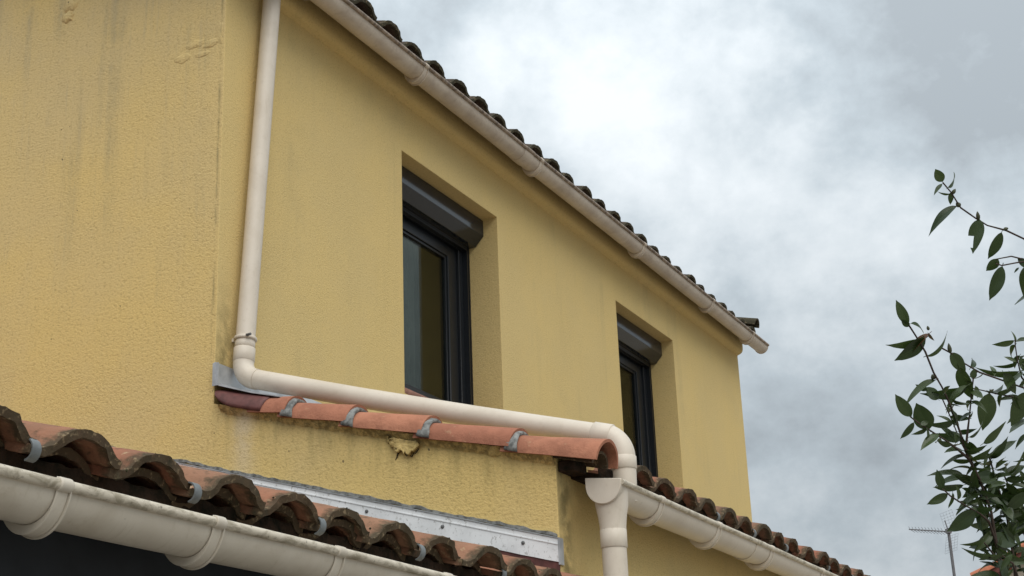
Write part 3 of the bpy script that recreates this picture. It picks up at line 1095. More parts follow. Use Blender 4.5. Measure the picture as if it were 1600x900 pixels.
def strip(name, y0, y1, d0, d1, xa, xb, mat, parent, jit=0.0, step=0.4, seed=0):
    V, F = [], []
    X = frange(xa, xb, step)
    for x in X:
        z = flash_top(x)
        for yy, d in ((y0, d0), (y1, d0), (y1, d1), (y0, d1)):
            p = Vector((x, yy, z - d))
            if jit:
                p.z += jit * nz((x, d, 0), 25, seed) + 0.6 * jit * nz((x, d, 1), 60, seed)
                p.y += 0.3 * jit * nz((x, d, 2), 40, seed)
            V.append(p)
    for k in range(len(X) - 1):
        for i in range(4):
            j = (i + 1) % 4
            F.append((k * 4 + i, k * 4 + j, k * 4 + 4 + j, k * 4 + 4 + i))
    F += [(3, 2, 1, 0), tuple((len(X) - 1) * 4 + i for i in range(4))]
    return put(name, mesh(name, V, F, mat, 40), parent)


fl = strip('wall_flashing', -0.010, -0.004, 0.0, 0.086, -3.2, 1.570, 'zinc_strip', porch, 0.0022, 0.05, 6)
strip('crease', -0.0125, -0.0102, 0.019, 0.023, -3.2, 1.569, 'zinc_strip', fl)
strip('top_lip', -0.014, -0.0045, -0.004, -0.0005, -3.2, 1.571, 'zinc', fl)
strip('sealant', -0.011, 0.004, -0.017, -0.0045, -3.2, 1.565, 'mortar', fl, 0.0055, 0.012, 2)
for x in (1.43, 1.095, 0.76, 0.43, 0.1, -0.25, -0.6, -0.95):
    z = flash_top(x) - 0.042
    v, f = tube([(x, -0.0102, z), (x, -0.0135, z), (x, -0.0150, z)], [0.0075, 0.0068, 0.004], 10)
    put('screw', mesh('screw', v, f, 'screw', 40), fl)
strip('maroon_band', -0.006, -0.0015, 0.084, 0.20, -3.2, 1.571, 'maroon', porch)
box('flashing_end', (1.5705, 1.578, -0.012, 0.02, flash_top(1.57) - 0.095, flash_top(1.57) + 0.002), 'zinc', porch)


# ------------------------------------------------------------------ gutters
def gutter(label, xc, zc, y0, y1, brackets, unions, mat, bead, R=0.066, cap=(True, True), asp=1.18):
    g = empty('rain_gutter', (xc, (y0 + y1) / 2, zc - R), label, 'gutter', None)
    n = 20
    out = [(xc + R * math.cos(a), zc + R * math.sin(a) * asp) for a in [-PI * i / n for i in range(n + 1)]]
    inn = [(xc + (R - 0.003) * math.cos(a), zc + (R - 0.003) * math.sin(a) * asp) for a in [-PI + PI * i / n for i in range(n + 1)]]
    back = [(xc - R, zc + 0.026), (xc - R + 0.003, zc + 0.026)]
    prof = out + back + inn
    ysn = frange(y0, y1, 0.25)

    def jit(p, k, i):
        return p + Vector((0.0012 * nz((ysn[k], 0, 0), 1.2, zc), 0, 0.0022 * nz((ysn[k], 2, 0), 1.1, zc)))
    v, f = extrude_y(prof, ysn, jit=jit, caps=True)
    put('trough', mesh('trough', v, f, mat, 40), g)
    bp = [(xc + R + 0.004 + 0.0110 * math.cos(a), zc + 0.002 + 0.0110 * math.sin(a)) for a in [2 * PI * i / 14 for i in range(14)]]
    v, f = extrude_y(bp, ysn, jit=jit)
    put('lip', mesh('lip', v, f, bead, 40), g)
    for yb in brackets:
        V, F = [], []
        nn = 26
        for side in (0, 1):
            yy = yb + (-0.016 if side == 0 else 0.016)
            for i in range(nn + 1):
                a = RAD(14) - i / nn * RAD(188)
                s = max(0.0, math.sin(max(0.0, min(PI, (-a - 0.35) * 1.06))))
                t = 0.0045 + 0.0155 * s ** 1.6
                for rr in (R + 0.0008, R + t):
                    V.append((xc + rr * math.cos(a), yy, zc + rr * math.sin(a) * asp))
        m2 = 2 * (nn + 1)
        for i in range(nn):
            a, b = 2 * i, 2 * i + 2
            F += [(a, b, b + 1, a + 1), (a + m2, a + 1 + m2, b + 1 + m2, b + m2), (a + 1, b + 1, b + 1 + m2, a + 1 + m2), (a, a + m2, b + m2, b)]
        F += [(0, 1, 1 + m2, m2), (m2 - 2, 2 * m2 - 2, 2 * m2 - 1, m2 - 1)]
        b = put('bracket', mesh('bracket', V, F, mat, 40), g)
        bevel(b, 0.0015, 1, 50)
        # thin raised rim on the far edge and the clip over the lip
        V, F = [], []
        for i in range(nn + 1):
            a = RAD(6) - i / nn * RAD(150)
            s = max(0.0, math.sin(max(0.0, min(PI, (-a - 0.35) * 1.06))))
            t = 0.0045 + 0.0155 * s ** 1.6
            for rr, yy in ((R + t - 0.002, yb + 0.0165), (R + t + 0.004, yb + 0.0165), (R + t + 0.004, yb + 0.0205), (R + t - 0.002, yb + 0.0205)):
                V.append((xc + rr * math.cos(a), yy, zc + rr * math.sin(a) * asp))
        for i in range(nn):
            for q in range(4):
                w = (q + 1) % 4
                F.append((4 * i + q, 4 * i + w, 4 * i + 4 + w, 4 * i + 4 + q))
        F += [(0, 1, 2, 3), (4 * nn + 3, 4 * nn + 2, 4 * nn + 1, 4 * nn)]
        put('rim', mesh('rim', V, F, mat, 40), b)
        cp = [(xc + R + 0.004 + 0.0142 * math.cos(a), zc + 0.002 + 0.0142 * math.sin(a)) for a in [2 * PI * i / 14 for i in range(14)]]
        v, f = extrude_y(cp, [yb - 0.017, yb + 0.017])
        c = put('clip', mesh('clip', v, f, mat, 40), b)
        bevel(c, 0.003, 2, 50)
    for yu in unions:
        prf = [(xc + (R + 0.004) * math.cos(a), zc + (R + 0.004) * math.sin(a) * asp) for a in [-PI * i / n for i in range(n + 1)]]
        prf += [(xc + (R + 0.0005) * math.cos(a), zc + (R + 0.0005) * math.sin(a) * asp) for a in [-PI + PI * i / n for i in range(n + 1)]]
        v, f = extrude_y(prf, [yu - 0.055, yu + 0.055])
        put('union', mesh('union', v, f, mat, 40), g)
        cp = [(xc + R + 0.004 + 0.0128 * math.cos(a), zc + 0.002 + 0.0128 * math.sin(a)) for a in [2 * PI * i / 14 for i in range(14)]]
        v, f = extrude_y(cp, [yu - 0.055, yu + 0.055])
        put('union_lip', mesh('union_lip', v, f, bead, 40), g)
    for e, yy, sg in ((cap[0], y0, -1), (cap[1], y1, 1)):
        if not e:
            continue
        rr = R + 0.004
        pf = [(xc + rr * math.cos(a), zc + rr * math.sin(a) * asp) for a in [-PI * i / 24 for i in range(25)]] + [(xc - rr, zc + 0.032), (xc + rr + 0.002, zc + 0.014)]
        v, f = extrude_y(pf, [yy + sg * 0.006, yy - sg * 0.012])
        c = put('end_cap', mesh('end_cap', v, f, mat, 40), g)
        bevel(c, 0.0025, 2, 50)
    return g


GU = gutter('weathered sand-coloured rain gutter under the top roof of the house', 0.200, 3.856, -0.08, 7.52, [0.37, 1.42, 2.87, 4.59, 6.07, 7.10], [2.70], 'pvc_old', 'bead_old', R=0.060, asp=1.05)
GL = gutter('sand-coloured rain gutter with a rounded end cap, along the lean-to eaves', 1.738, 1.134, 0.045, 7.2, [0.45, 1.12, 1.86, 2.72, 3.5, 4.3, 5.1, 5.9], [1.69, 5.5], 'pvc', 'bead', asp=1.03)
GN = gutter('large grimy sand gutter across the bottom left, nearest the camera', 1.752, 0.627, PY0 - 0.1, -0.06, [-4.35, -3.80, -3.31, -2.82, -2.338, -1.852, -1.306, -0.80, -0.3], [], 'pvc_near', 'bead', asp=1.02)

# ------------------------------------------------------------------ downpipes
PR = 0.0425


def bend(p_prev, c, p_next, r, n=12):
    """points of a rounded corner at c"""
    a = (Vector(p_prev) - Vector(c)).normalized()
    b = (Vector(p_next) - Vector(c)).normalized()
    ang = a.angle(b)
    d = r / math.tan(ang / 2)
    p0, p1 = Vector(c) + a * d, Vector(c) + b * d
    cen = Vector(c) + (a + b).normalized() * (r / math.sin(ang / 2))
    out = []
    u, w = p0 - cen, p1 - cen
    tot = u.angle(w)
    for i in range(n + 1):
        t = i / n
        out.append(cen + (u * math.sin((1 - t) * tot) + w * math.sin(t * tot)) / math.sin(tot))
    return out


dp = empty('downpipe', (0.075, 0.15, 1.8), 'sand-coloured downpipe running down the corner and along the coping tiles', 'downpipe')
A0 = Vector((0.060, 0.285, 3.84))
A1 = Vector((0.062, 0.112, 1.826))
B1 = Vector((1.752, 0.222, 1.340))
C1 = Vector((1.752, 0.222, 1.10))
top = [Vector((0.06, 0.285, 3.832)), Vector((0.075, 0.285, 3.838)), Vector((0.15, 0.285, 3.842))]
v, f = tube(top, PR, 24)
put('outlet_offset', mesh('offset', v, f, 'pvc', 60), dp)
E1 = bend(A0, A1, B1, 0.085, 14)
E2 = bend(A1, B1, C1, 0.098, 16)
v, f = tube([A0, A0.lerp(E1[0], 0.5), E1[0]], PR, 28)
put('upright_pipe', mesh('upright', v, f, 'pvc', 60), dp)
v, f = tube([E1[0] + (A0 - A1).normalized() * 0.012] + E1 + [E1[-1] + (B1 - A1).normalized() * 0.012], PR + 0.0028, 28)
put('elbow', mesh('elbow', v, f, 'pvc', 60), dp)


def ring(name, p, d, l, r, mat, parent, bev=0.0015):
    p, d = Vector(p), Vector(d).normalized()
    v, f = tube([p - d * l / 2, p - d * (l / 2 - 0.002), p + d * (l / 2 - 0.002), p + d * l / 2], [r - 0.002, r, r, r - 0.002], 28)
    return put(name, mesh(name, v, f, mat, 50), parent)


up_d = (A0 - A1).normalized()
ring('socket', E1[0] + up_d * 0.036, up_d, 0.062, PR + 0.0048, 'pvc', dp)
ring('sleeve', E1[0] + up_d * 0.083, up_d, 0.030, PR + 0.0015, 'pvc', dp)
cl = ring('pipe_clip', E1[0] + up_d * 0.110, up_d, 0.014, PR + 0.008, 'pvc', dp)
v, f = join([box_v(0.0, 0.03, 0.112, 0.132, 1.995, 2.009)])
put('clip_stem', mesh('stem', v, f, 'pvc'), cl)
v, f = tube([Vector((0.096, 0.088, 2.004)), Vector((0.120, 0.085, 2.004))], 0.006, 10)
put('clip_screw', mesh('clip_screw', v, f, 'screw', 40), cl)
run_d = (B1 - A1).normalized()
v, f = tube([E1[-1], E1[-1].lerp(E2[0], 0.33) + Vector((0, 0, -0.007)), E1[-1].lerp(E2[0], 0.66) + Vector((0, 0, -0.007)), E2[0]], PR, 28)
rp = put('sloping_pipe', mesh('run', v, f, 'pvc', 60), dp)
ring('socket', E2[0] - run_d * 0.006, run_d, 0.075, PR + 0.0046, 'pvc', dp)
v, f = tube([E2[0] - run_d * 0.01] + E2 + [E2[-1] + Vector((0, 0, -0.01))], PR + 0.0032, 28)
put('elbow', mesh('elbow2', v, f, 'pvc', 60), dp)
ring('socket', E2[-1] + Vector((0, 0, -0.022)), (0, 0, 1), 0.050, PR + 0.0062, 'pvc', dp)
v, f = tube([E2[-1], E2[-1] + Vector((0.001, 0, -0.06)), Vector((1.750, 0.222, 1.095))], PR + 0.002, 28)
put('spout', mesh('spout', v, f, 'pvc', 60), dp)

dp2 = empty('downpipe', (1.74, 0.115, GROUND), 'sand-coloured downpipe dropping from the capped end of the lean-to gutter', 'downpipe')
PX, PYY = 1.740, 0.108
v, f = tube([(PX, PYY, 1.125), (PX, PYY, 1.065), (PX, PYY, 1.030), (PX, PYY, 0.990), (PX, PYY, 0.975)], [0.064, 0.061, 0.054, 0.049, 0.0485], 28)
put('outlet', mesh('outlet', v, f, 'pvc', 60), dp2)
ring('socket', (PX, PYY, 0.943), (0, 0, 1), 0.068, 0.0492, 'pvc', dp2)
v, f = tube([(PX, PYY, 0.975), (PX, PYY, 0.2), (PX, PYY, GROUND)], 0.0455, 28)
put('upright_pipe', mesh('pipe2', v, f, 'pvc', 60), dp2)
for z in (0.4, -0.8):
    c = ring('pipe_clip', (PX, PYY, z), (0, 0, 1), 0.016, 0.052, 'pvc', dp2)
    v, f = box_v(W, PX - 0.045, PYY - 0.01, PYY + 0.01, z - 0.007, z + 0.007)
    put('clip_stem', mesh('stem2', v, f, 'pvc'), c)


# ------------------------------------------------------------------ camellia
def P(px, py, d):
    return Vector((CX, CY, CZ)) + ray(px, py) * d


shrub_base = P(1600, 900, 2.95)
shrub = empty('camellia_shrub', (shrub_base.x + 0.05, shrub_base.y + 0.02, GROUND), 'camellia shrub with glossy dark leaves at the right edge of the picture', 'shrub')
rl = random.Random(21)


def leaf_mesh(name, mat, curl, fold, wid, seed, bite=False):
    """unit leaf along +x, 1 long; normal +z"""
    n, mw = 12, 4
    V, F = [], []
    for i in range(n + 1):
        t = i / n
        w = wid * 0.5 * (math.sin(PI * min(1, t ** 0.85)) ** 0.8) * (1 - 0.25 * t) if 0 < t < 1 else 0.004
        if t > 0.86:
            w = max(0.004, w * (1 - (t - 0.86) / 0.14 * 0.55))
        zc = -curl * t * t
        for j in range(-mw, mw + 1):
            s = j / mw
            ed = 1.0
            yy = s * w * ed
            zz = zc + (0.06 + 0.12 * math.sin(seed)) * yy * t * 2 + abs(yy) * fold - 0.25 * fold * yy * yy / max(wid, 0.01) + 0.008 * math.sin(t * 9 + s * 2 + seed)
            V.append((t - 0.10 * curl * t * t, yy, zz))
    m2 = 2 * mw + 1
    for i in range(n):
        for j in range(m2 - 1):
            if bite and 6 <= i <= 9 and j < 3:
                continue
            q = i * m2 + j
            F.append((q, q + 1, q + m2 + 1, q + m2))
    o = len(V)
    for k in range(4):
        t = -0.10 + 0.105 * k / 3
        for dy, dz in ((0.012, 0), (0, 0.012), (-0.012, 0), (0, -0.012)):
            V.append((t, dy, dz))
    for k in range(3):
        for i in range(4):
            j = (i + 1) % 4
            F.append((o + k * 4 + i, o + k * 4 + j, o + k * 4 + 4 + j, o + k * 4 + 4 + i))
    return mesh(name, V, F, mat, 179)


LEAVES = [leaf_mesh('leaf%d' % i, 'leaf', c, fd, w, i * 2.3) for i, (c, fd, w) in enumerate(((0.20, 0.30, 0.37), (0.36, 0.5, 0.34), (0.52, 0.4, 0.32), (0.13, 0.2, 0.42), (0.42, 0.65, 0.33)))]
LEAF_WIDE = leaf_mesh('leaf_wide', 'leaf', 0.12, 0.16, 0.52, 3.0)
LEAF_ROUND = leaf_mesh('leaf_round', 'leaf', 0.05, 0.12, 0.78, 5.0)
LEAF_BITE = leaf_mesh('leaf_bitten', 'leaf', 0.06, 0.12, 0.52, 8.0, True)
LEAF_BROWN = leaf_mesh('leaf_brown', 'leaf_brown', 0.2, 0.5, 0.36, 6.0)


def put_leaf(me, base, tip, tilt, parent=shrub):
    """tilt: rotation of the blade about its own axis away from facing the viewer"""
    ax = tip - base
    ln = ax.length
    ax = ax.normalized()
    view = (Vector((CX, CY, CZ)) - base).normalized()
    nn = (view - ax * view.dot(ax)).normalized()
    nn = Matrix.Rotation(tilt, 3, ax) @ nn
    side = nn.cross(ax)
    mm = Matrix((ax * ln, side * ln, nn * ln)).transposed().to_4x4()
    mm.translation = base
    return put('leaf', me, parent, mm)


def stem(pts, r0, r1, name='branch'):
    path = [P(*p) for p in pts]
    fine = []
    for i in range(len(path) - 1):
        a, b = path[i], path[i + 1]
        k = max(1, min(4, int((b - a).length / 0.05)))
        for q in range(k):
            p = a.lerp(b, q / k)
            fine.append(p + Vector((nz(p, 20), nz(p, 20, 3), nz(p, 20, 6))) * 0.0015)
    fine.append(path[-1])
    n = len(fine)
    v, f = tube(fine, [(r1 + (r0 - r1) * (1 - i / (n - 1)) ** 2.6) * (1 + 0.12 * math.sin(i * 2.1)) for i in range(n)], 8)
    put(name, mesh(name, v, f, 'bark', 60), shrub)


D0 = 2.90
# main stems from the ground, then the branches that show
g0 = shrub_base
def ground_px(px, py, d):
    return (px, py, d)


stem([(1610, 2160, 3.1), (1612, 1700, 3.05), (1596, 1250, 3.0), (1580, 1000, 2.95), (1563, 880, 2.93), (1548, 800, 2.92), (1531, 750, 2.91), (1516, 720, 2.90), (1509, 705, 2.90), (1501, 678, 2.89), (1485, 633, 2.88), (1471, 604, 2.87), (1459, 582, 2.86), (1446, 550, 2.85), (1431, 525, 2.85), (1420, 508, 2.84)], 0.016, 0.0018, 'stem')
stem([(1640, 2150, 3.15), (1650, 1600, 3.1), (1655, 1100, 3.1), (1648, 760, 3.08), (1640, 560, 3.06), (1640, 470, 3.04), (1625, 395, 3.0), (1600, 373, 2.98), (1572, 360, 2.96), (1542, 352, 2.95), (1524, 341, 2.94), (1501, 324, 2.93), (1486, 300, 2.92), (1473, 285, 2.92)], 0.017, 0.0015, 'stem')
stem([(1655, 760, 3.08), (1625, 620, 3.0), (1600, 606, 2.96), (1567, 595, 2.94), (1530, 582, 2.92), (1506, 568, 2.91), (1485, 552, 2.90), (1470, 543, 2.90)], 0.004, 0.0015)
stem([(1509, 705, 2.90), (1511, 680, 2.90), (1515, 645, 2.90), (1519, 606, 2.90), (1521, 590, 2.90)], 0.0028, 0.0014)
stem([(1516, 718, 2.90), (1495, 700, 2.88), (1476, 687, 2.86), (1453, 672, 2.84), (1436, 661, 2.83), (1422, 651, 2.82)], 0.0028, 0.0014)
stem([(1650, 700, 3.05), (1600, 624, 2.99), (1587, 621, 2.97), (1560, 616, 2.95), (1533, 610, 2.93), (1516, 606, 2.92)], 0.003, 0.0013)
stem([(1610, 606, 2.97), (1596, 590, 2.96), (1590, 564, 2.95), (1587, 540, 2.95), (1586, 530, 2.95)], 0.0022, 0.0012)
stem([(1640, 420, 3.02), (1608, 407, 2.98), (1586, 411, 2.96), (1565, 415, 2.95), (1556, 412, 2.95)], 0.0025, 0.0014)
stem([(1608, 407, 2.98), (1580, 401, 2.96), (1556, 405, 2.95)], 0.0018, 0.0012)
stem([(1560, 860, 2.93), (1545, 815, 2.90), (1530, 802, 2.88), (1508, 790, 2.86), (1486, 776, 2.85), (1473, 764, 2.84)], 0.0028, 0.0014)
stem([(1531, 750, 2.91), (1519, 722, 2.92), (1500, 690, 2.95), (1489, 660, 2.96), (1471, 620, 2.96)], 0.0022, 0.0012)
stem([(1596, 1000, 2.95), (1585, 880, 2.96), (1572, 800, 2.97), (1556, 750, 2.97), (1546, 715, 2.97)], 0.006, 0.0018)
stem([(1655, 1000, 3.05), (1632, 900, 3.02), (1598, 830, 3.0), (1580, 770, 2.99), (1567, 738, 2.98)], 0.005, 0.0016)
stem([(1563, 880, 2.93), (1550, 862, 2.90), (1538, 848, 2.88)], 0.003, 0.0015)
stem([(1600, 930, 2.95), (1582, 880, 2.90), (1566, 868, 2.88), (1545, 872, 2.87)], 0.003, 0.0015)
stem([(1546, 808, 2.92), (1535, 780, 2.95), (1515, 756, 2.96), (1503, 744, 2.96)], 0.0022, 0.0012)

W_, R_, B_, BR_ = LEAF_WIDE, LEAF_ROUND, LEAF_BITE, LEAF_BROWN
n_ = None
SPEC = [  # base px, tip px, mesh, tilt(deg), depth, depth offset of the tip
    (1473, 284, 1461, 264, R_, 10, 2.92, 0.0), (1481, 293, 1503, 272, 1, 55, 2.92, 0.02), (1472, 287, 1458, 302, 0, 40, 2.92, -0.01), (1495, 322, 1447, 345, 2, 50, 2.93, -0.02), (1487, 300, 1484, 320, W_, 20, 2.93, 0.0), (1486, 302, 1466, 306, 1, 70, 2.93, 0.0),
    (1530, 342, 1519, 396, B_, 20, 2.94, -0.01), (1565, 363, 1546, 407, 3, 30, 2.95, 0.01), (1566, 416, 1549, 470, 3, 25, 2.95, -0.01), (1560, 405, 1541, 424, R_, 30, 2.95, 0.01), (1590, 404, 1612, 420, W_, 25, 2.97, 0.0), (1603, 415, 1598, 470, 3, 35, 2.98, 0.0), (1592, 418, 1584, 426, 0, 20, 2.97, 0.0),
    (1419, 507, 1399, 469, 3, 10, 2.84, 0.0), (1421, 510, 1408, 500, R_, 30, 2.84, 0.0), (1423, 506, 1451, 511, 1, 60, 2.84, 0.02), (1440, 527, 1396, 553, 1, 62, 2.85, -0.02), (1447, 528, 1402, 567, W_, 48, 2.85, -0.01), (1452, 521, 1414, 553, BR_, 50, 2.85, 0.0), (1450, 520, 1459, 534, BR_, 30, 2.85, 0.0), (1448, 556, 1498, 537, 2, 60, 2.86, 0.01),
    (1485, 551, 1511, 585, W_, 15, 2.90, 0.0), (1499, 574, 1518, 628, W_, 30, 2.90, 0.0), (1461, 594, 1408, 619, 1, 52, 2.87, -0.01), (1449, 610, 1430, 602, W_, 35, 2.88, 0.0), (1466, 624, 1446, 604, R_, 35, 2.90, 0.0), (1424, 651, 1398, 617, W_, 12, 2.82, 0.0), (1452, 671, 1431, 630, R_, 12, 2.84, 0.0), (1428, 660, 1409, 688, 0, 30, 2.82, 0.0), (1449, 668, 1428, 684, 1, 45, 2.84, 0.0),
    (1512, 604, 1449, 632, 1, 52, 2.90, -0.01), (1512, 602, 1466, 628, 2, 56, 2.88, 0.0), (1546, 614, 1536, 674, W_, 8, 2.94, 0.0), (1488, 624, 1531, 643, 1, 62, 2.88, 0.01), (1514, 683, 1546, 666, 1, 60, 2.90, 0.01), (1536, 693, 1577, 661, 3, 48, 2.95, 0.01), (1549, 717, 1586, 680, 0, 42, 2.97, 0.01), (1585, 532, 1554, 544, 1, 35, 2.95, 0.0), (1588, 534, 1612, 524, 1, 40, 2.95, 0.0), (1586, 536, 1586, 516, 4, 50, 2.95, 0.0),
    (1605, 612, 1581, 667, W_, 12, 2.97, 0.0), (1590, 566, 1560, 583, 2, 50, 2.95, 0.0), (1592, 580, 1534, 598, 2, 55, 2.94, 0.0), (1568, 582, 1590, 616, W_, 30, 2.94, 0.0), (1594, 574, 1620, 566, W_, 40, 2.95, 0.0), (1592, 560, 1614, 586, W_, 25, 2.96, 0.0), (1588, 565, 1570, 556, 0, 30, 2.95, 0.0), (1520, 592, 1522, 576, R_, 20, 2.90, 0.0), (1524, 603, 1529, 622, W_, 35, 2.9, 0.0), (1508, 588, 1515, 600, 0, 30, 2.9, 0.0),
    (1486, 697, 1464, 690, W_, 40, 2.86, 0.0), (1511, 712, 1469, 718, 1, 62, 2.90, -0.01), (1494, 690, 1472, 660, 4, 30, 2.9, 0.0), (1488, 660, 1466, 646, 0, 55, 2.95, 0.0), (1490, 665, 1492, 640, W_, 55, 2.95, 0.0), (1503, 684, 1483, 668, 1, 55, 2.9, 0.0), (1512, 656, 1500, 648, 0, 40, 2.9, 0.0), (1513, 654, 1522, 644, 0, 40, 2.9, 0.0), (1514, 690, 1530, 710, W_, 40, 2.9, 0.0),
    (1506, 744, 1456, 729, 1, 55, 2.91, -0.01), (1473, 763, 1463, 734, W_, 12, 2.84, 0.0), (1481, 772, 1450, 789, 3, 20, 2.85, -0.01), (1524, 799, 1483, 832, W_, 28, 2.87, -0.02), (1512, 791, 1490, 800, 4, 50, 2.86, 0.0), (1532, 757, 1490, 758, 2, 60, 2.91, 0.0), (1528, 757, 1502, 783, 1, 45, 2.92, 0.0), (1536, 842, 1511, 861, 2, 55, 2.88, -0.01), (1566, 867, 1513, 880, 2, 58, 2.87, -0.01), (1582, 866, 1560, 892, 0, 30, 2.88, 0.0), (1548, 868, 1530, 877, 0, 40, 2.88, 0.0),
    (1604, 770, 1572, 800, W_, 30, 2.95, 0.0), (1572, 757, 1548, 770, 2, 50, 2.97, 0.0), (1576, 746, 1602, 735, 2, 50, 2.97, 0.0), (1556, 734, 1583, 729, 1, 60, 2.97, 0.0), (1534, 722, 1503, 734, 2, 50, 2.91, 0.0), (1528, 716, 1562, 714, 2, 55, 2.92, 0.0),
]
vis = []
for (bx_, by_, tx_, ty_, me, tilt, d, dd) in SPEC:
    me = LEAVES[me] if isinstance(me, int) else me
    put_leaf(me, P(bx_, by_, d), P(tx_, ty_, d + dd), RAD(tilt) * rl.choice((-1, 1)))

# the denser body of the bush, leaves set along its twigs
def seg_pts(a, b, n):
    return [(a[0] + (b[0] - a[0]) * (i + rl.random()) / n, a[1] + (b[1] - a[1]) * (i + rl.random()) / n, a[2] + (b[2] - a[2]) * (i + rl.random()) / n) for i in range(n)]


TW = [((1516, 720, 2.90), (1563, 880, 2.93), 26), ((1546, 715, 2.97), (1585, 880, 2.96), 26), ((1567, 738, 2.98), (1632, 900, 3.02), 30), ((1503, 744, 2.96), (1546, 808, 2.92), 9), ((1563, 890, 2.93), (1590, 1030, 2.96), 14), ((1632, 900, 3.02), (1655, 1040, 3.05), 10), ((1640, 560, 3.06), (1652, 900, 3.1), 14), ((1505, 690, 2.9), (1516, 720, 2.9), 4)]
TW = [t + (1.0,) for t in TW]
TW += [((1471, 604, 2.87), (1509, 705, 2.90), 7, 0.7), ((1426, 654, 2.82), (1495, 700, 2.88), 5, 0.6), ((1506, 568, 2.91), (1600, 606, 2.96), 7, 0.75), ((1533, 610, 2.93), (1600, 624, 2.99), 5, 0.7), ((1515, 650, 2.90), (1521, 590, 2.90), 5, 0.55), ((1586, 535, 2.95), (1600, 590, 2.96), 6, 0.7), ((1480, 630, 2.96), (1519, 722, 2.92), 8, 0.75), ((1479, 770, 2.85), (1530, 802, 2.88), 5, 0.6), ((1625, 395, 3.0), (1640, 560, 3.06), 8, 1.0), ((1600, 600, 3.0), (1612, 760, 3.02), 14, 0.9), ((1596, 740, 2.98), (1620, 900, 3.0), 16, 0.9), ((1530, 750, 2.93), (1575, 900, 2.95), 18, 0.8), ((1552, 760, 3.0), (1600, 900, 3.02), 22, 0.85), ((1540, 700, 2.95), (1600, 790, 3.0), 14, 0.8), ((1520, 780, 2.94), (1560, 890, 2.96), 12, 0.75), ((1600, 380, 2.98), (1640, 430, 3.02), 5, 0.8)]
for a, b, n, sc_ in TW:
    for (x, y, d) in seg_pts(a, b, n):
        an = rl.uniform(0, 2 * PI)
        # leaves splay outwards and droop
        dx = math.cos(an)
        dy = math.sin(an) * 0.75 + 0.15
        ln = rl.uniform(26, 54) * sc_
        base = P(x + rl.uniform(-3, 3), y + rl.uniform(-3, 3), d)
        tip = P(x + dx * ln, y + dy * ln, d + rl.uniform(-0.045, 0.045))
        put_leaf(rl.choice(LEAVES + LEAVES + [LEAF_WIDE]), base, tip, rl.choice((-1, 1)) * rl.uniform(0.35, 1.3))
# buds
def bud(px, py, d, qx, qy, r):
    a, b = P(px, py, d), P(qx, qy, d)
    v, f = tube([a.lerp(b, t) for t in (0, 0.2, 0.45, 0.7, 0.9, 1.0)], [r * 0.4, r * 0.9, r, r * 0.75, r * 0.35, r * 0.05], 8)
    put('bud', mesh('bud', v, f, 'bud', 80), shrub)


for q in ((1529, 344, 2.94, 1527, 330, 0.004), (1485, 552, 2.90, 1482, 536, 0.0042), (1545, 614, 2.94, 1553, 608, 0.003), (1461, 592, 2.87, 1456, 585, 0.006), (1572, 360, 2.96, 1570, 355, 0.006), (1500, 323, 2.93, 1494, 316, 0.005), (1488, 303, 2.92, 1493, 295, 0.004), (1451, 516, 2.85, 1449, 509, 0.003)):
    bud(*q)

# ------------------------------------------------------------------ neighbour's house and aerial far behind
nh = empty('neighbour_house', (4.6, 20.0, GROUND), 'distant house with bright orange roof tiles behind the camellia', 'house')
HX0, HX1, HY0, HY1, HZ = 0.60, 9.6, 16.9, 24.0, 2.92
RP = 0.48
HXM = (HX0 + HX1) / 2
HZR = HZ + RP * (HXM - HX0)
V, F, FM = [], [], []
quad([(HX0, HY0, GROUND), (HX1, HY0, GROUND), (HX1, HY0, HZ), (HXM, HY0, HZR), (HX0, HY0, HZ)], 0)
quad([(HX0, HY1, GROUND), (HX1, HY1, GROUND), (HX1, HY1, HZ), (HXM, HY1, HZR), (HX0, HY1, HZ)], 0)
quad([(HX0, HY0, GROUND), (HX0, HY1, GROUND), (HX0, HY1, HZ), (HX0, HY0, HZ)], 0)
quad([(HX1, HY0, GROUND), (HX1, HY1, GROUND), (HX1, HY1, HZ), (HX1, HY0, HZ)], 0)
put('wall', mesh('far_wall', V, F, ['far_wall'], None, FM), nh)
sl = [(HX0 - 0.3, HZ - 0.12), (HXM, HZR), (HX1 + 0.3, HZ - 0.12), (HX1 + 0.3, HZ - 0.02), (HXM, HZR + 0.10), (HX0 - 0.3, HZ - 0.02)]
fr_ = put('roof', mesh('far_roof', *extrude_y(sl, [HY0 - 0.25, HY1 + 0.25]), 'fascia'), nh)
nT = 14
for sgn in (-1, 1):
    for i in range(nT):
        xa = HXM + sgn * (HXM - HX0 + 0.34) * i / nT
        xb = HXM + sgn * (HXM - HX0 + 0.34) * (i + 1.12) / nT
        za = HZR + 0.10 - RP * abs(xa - HXM)
        zb = HZR + 0.10 - RP * abs(xb - HXM) + 0.025
        put('verge_tile', half_round('far_verge_tile', 'far_tile', (xa, HY0 - 0.2, za), (xb, HY0 - 0.2, zb), 0.085, 0.105, 0.015, i, 8), fr_)
cov = []
for sgn in (-1, 1):
    for i in range(26):
        yy = HY0 + 0.05 + i * 0.27
        a = Vector((HXM, yy, HZR + 0.08))
        b = Vector((HXM + sgn * (HXM - HX0 + 0.33), yy, HZR + 0.08 - RP * (HXM - HX0 + 0.33)))
        cov.append(tube([a, b], 0.08, 8))
v, f = join(cov)
tag(put('tile_rows', mesh('tile_rows', v, f, 'far_tile', 60), fr_), kind='stuff')

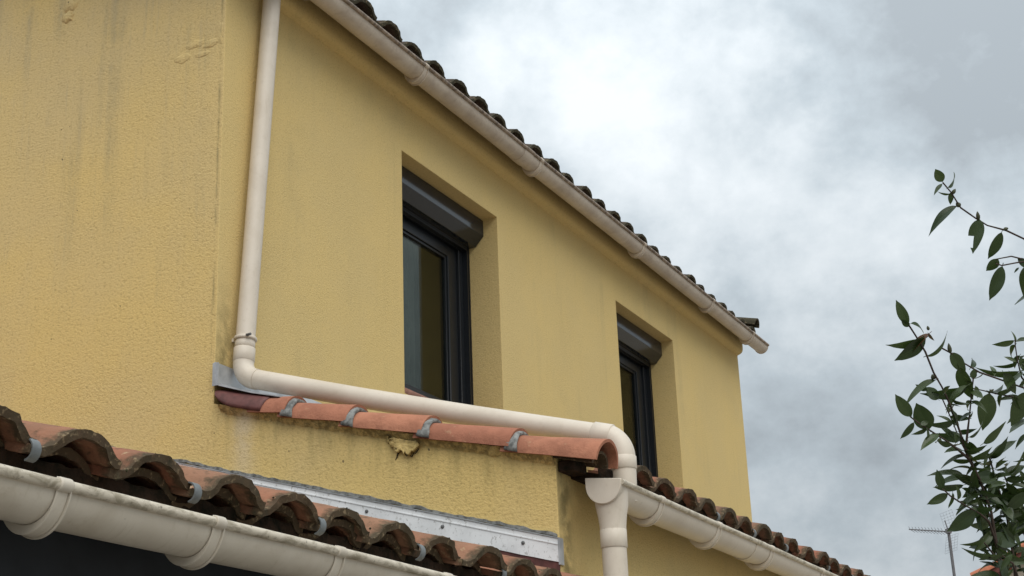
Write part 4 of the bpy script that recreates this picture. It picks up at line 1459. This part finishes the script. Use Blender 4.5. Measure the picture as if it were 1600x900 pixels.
ant = empty('tv_antenna', (0.0, 16.66, GROUND), 'thin grey television aerial on a mast against the sky', 'antenna')
MX, MY = -0.03, 16.66
v, f = tube([(MX, MY, GROUND), (MX, MY, 3.60)], 0.021, 10)
put('mast', mesh('mast', v, f, 'alu', 60), ant)
hd = Vector((CX - MX, CY - MY, 0)).normalized()                       # towards the viewer
lat = Vector((-hd.y, hd.x, 0))
if lat.dot(CR) < 0:
    lat = -lat
bd = (-lat * 0.80 + hd * 0.45 + Vector((0, 0, 0.045))).normalized()    # boom points left and a little forward
q0 = Vector((MX, MY, 3.555)) - hd * 0.03
b0, b1 = q0 - bd * 0.05, q0 + bd * 0.60
v, f = tube([b0, b1], 0.009, 8)
put('boom', mesh('boom', v, f, 'alu', 60), ant)
hor = bd.cross(Vector((0, 0, 1))).normalized()
for i in range(11):
    c = q0 + bd * (0.09 + 0.050 * i)
    hl = 0.115 - 0.002 * i
    for sg in (-1, 1):
        e1 = (hor * 0.8 * sg + Vector((0, 0, 0.55)) * sg).normalized()
        tip = c + e1 * hl + bd * (-0.03)
        v, f = tube([c, c.lerp(tip, 0.5) - bd * 0.004, tip], [0.0042, 0.0038, 0.003], 6)
        put('director', mesh('director', v, f, 'alu', 60), ant)
for sg in (-1, 1):
    # mesh reflector panels above and below
    parts = []
    o0 = q0 - bd * 0.06
    upv = (Vector((0, 0, sg)) * 0.9 - bd * 0.35 + bd * 0.55).normalized()
    for i in range(7):
        c = o0 + upv * (0.05 + 0.040 * i)
        parts.append(tube([c - hor * 0.17, c + hor * 0.17], 0.0013, 5))
    for i in range(5):
        s = -0.17 + 0.085 * i
        parts.append(tube([o0 + hor * s + upv * 0.05, o0 + hor * s + upv * 0.29], 0.0013, 5))
    v, f = join(parts)
    put('reflector', mesh('reflector', v, f, 'alu', 60), ant)
v, f = box_v(MX - 0.035, MX + 0.035, MY - 0.05, MY + 0.03, 3.525, 3.585)
put('clamp', mesh('clamp', v, f, 'alu'), ant)
v, f = tube([q0 + Vector((0, 0, 0.0)) , q0 - lat * 0.03 + Vector((0, 0, 0.16))], 0.008, 8)
put('dipole', mesh('dipole', v, f, 'alu', 60), ant)
v, f = join([tube([(MX, MY, z), (HX0, HY0 + 0.4, z)], 0.015, 6) for z in (1.2, 2.3)])
put('wall_arm', mesh('wall_arm', v, f, 'alu', 60), ant)
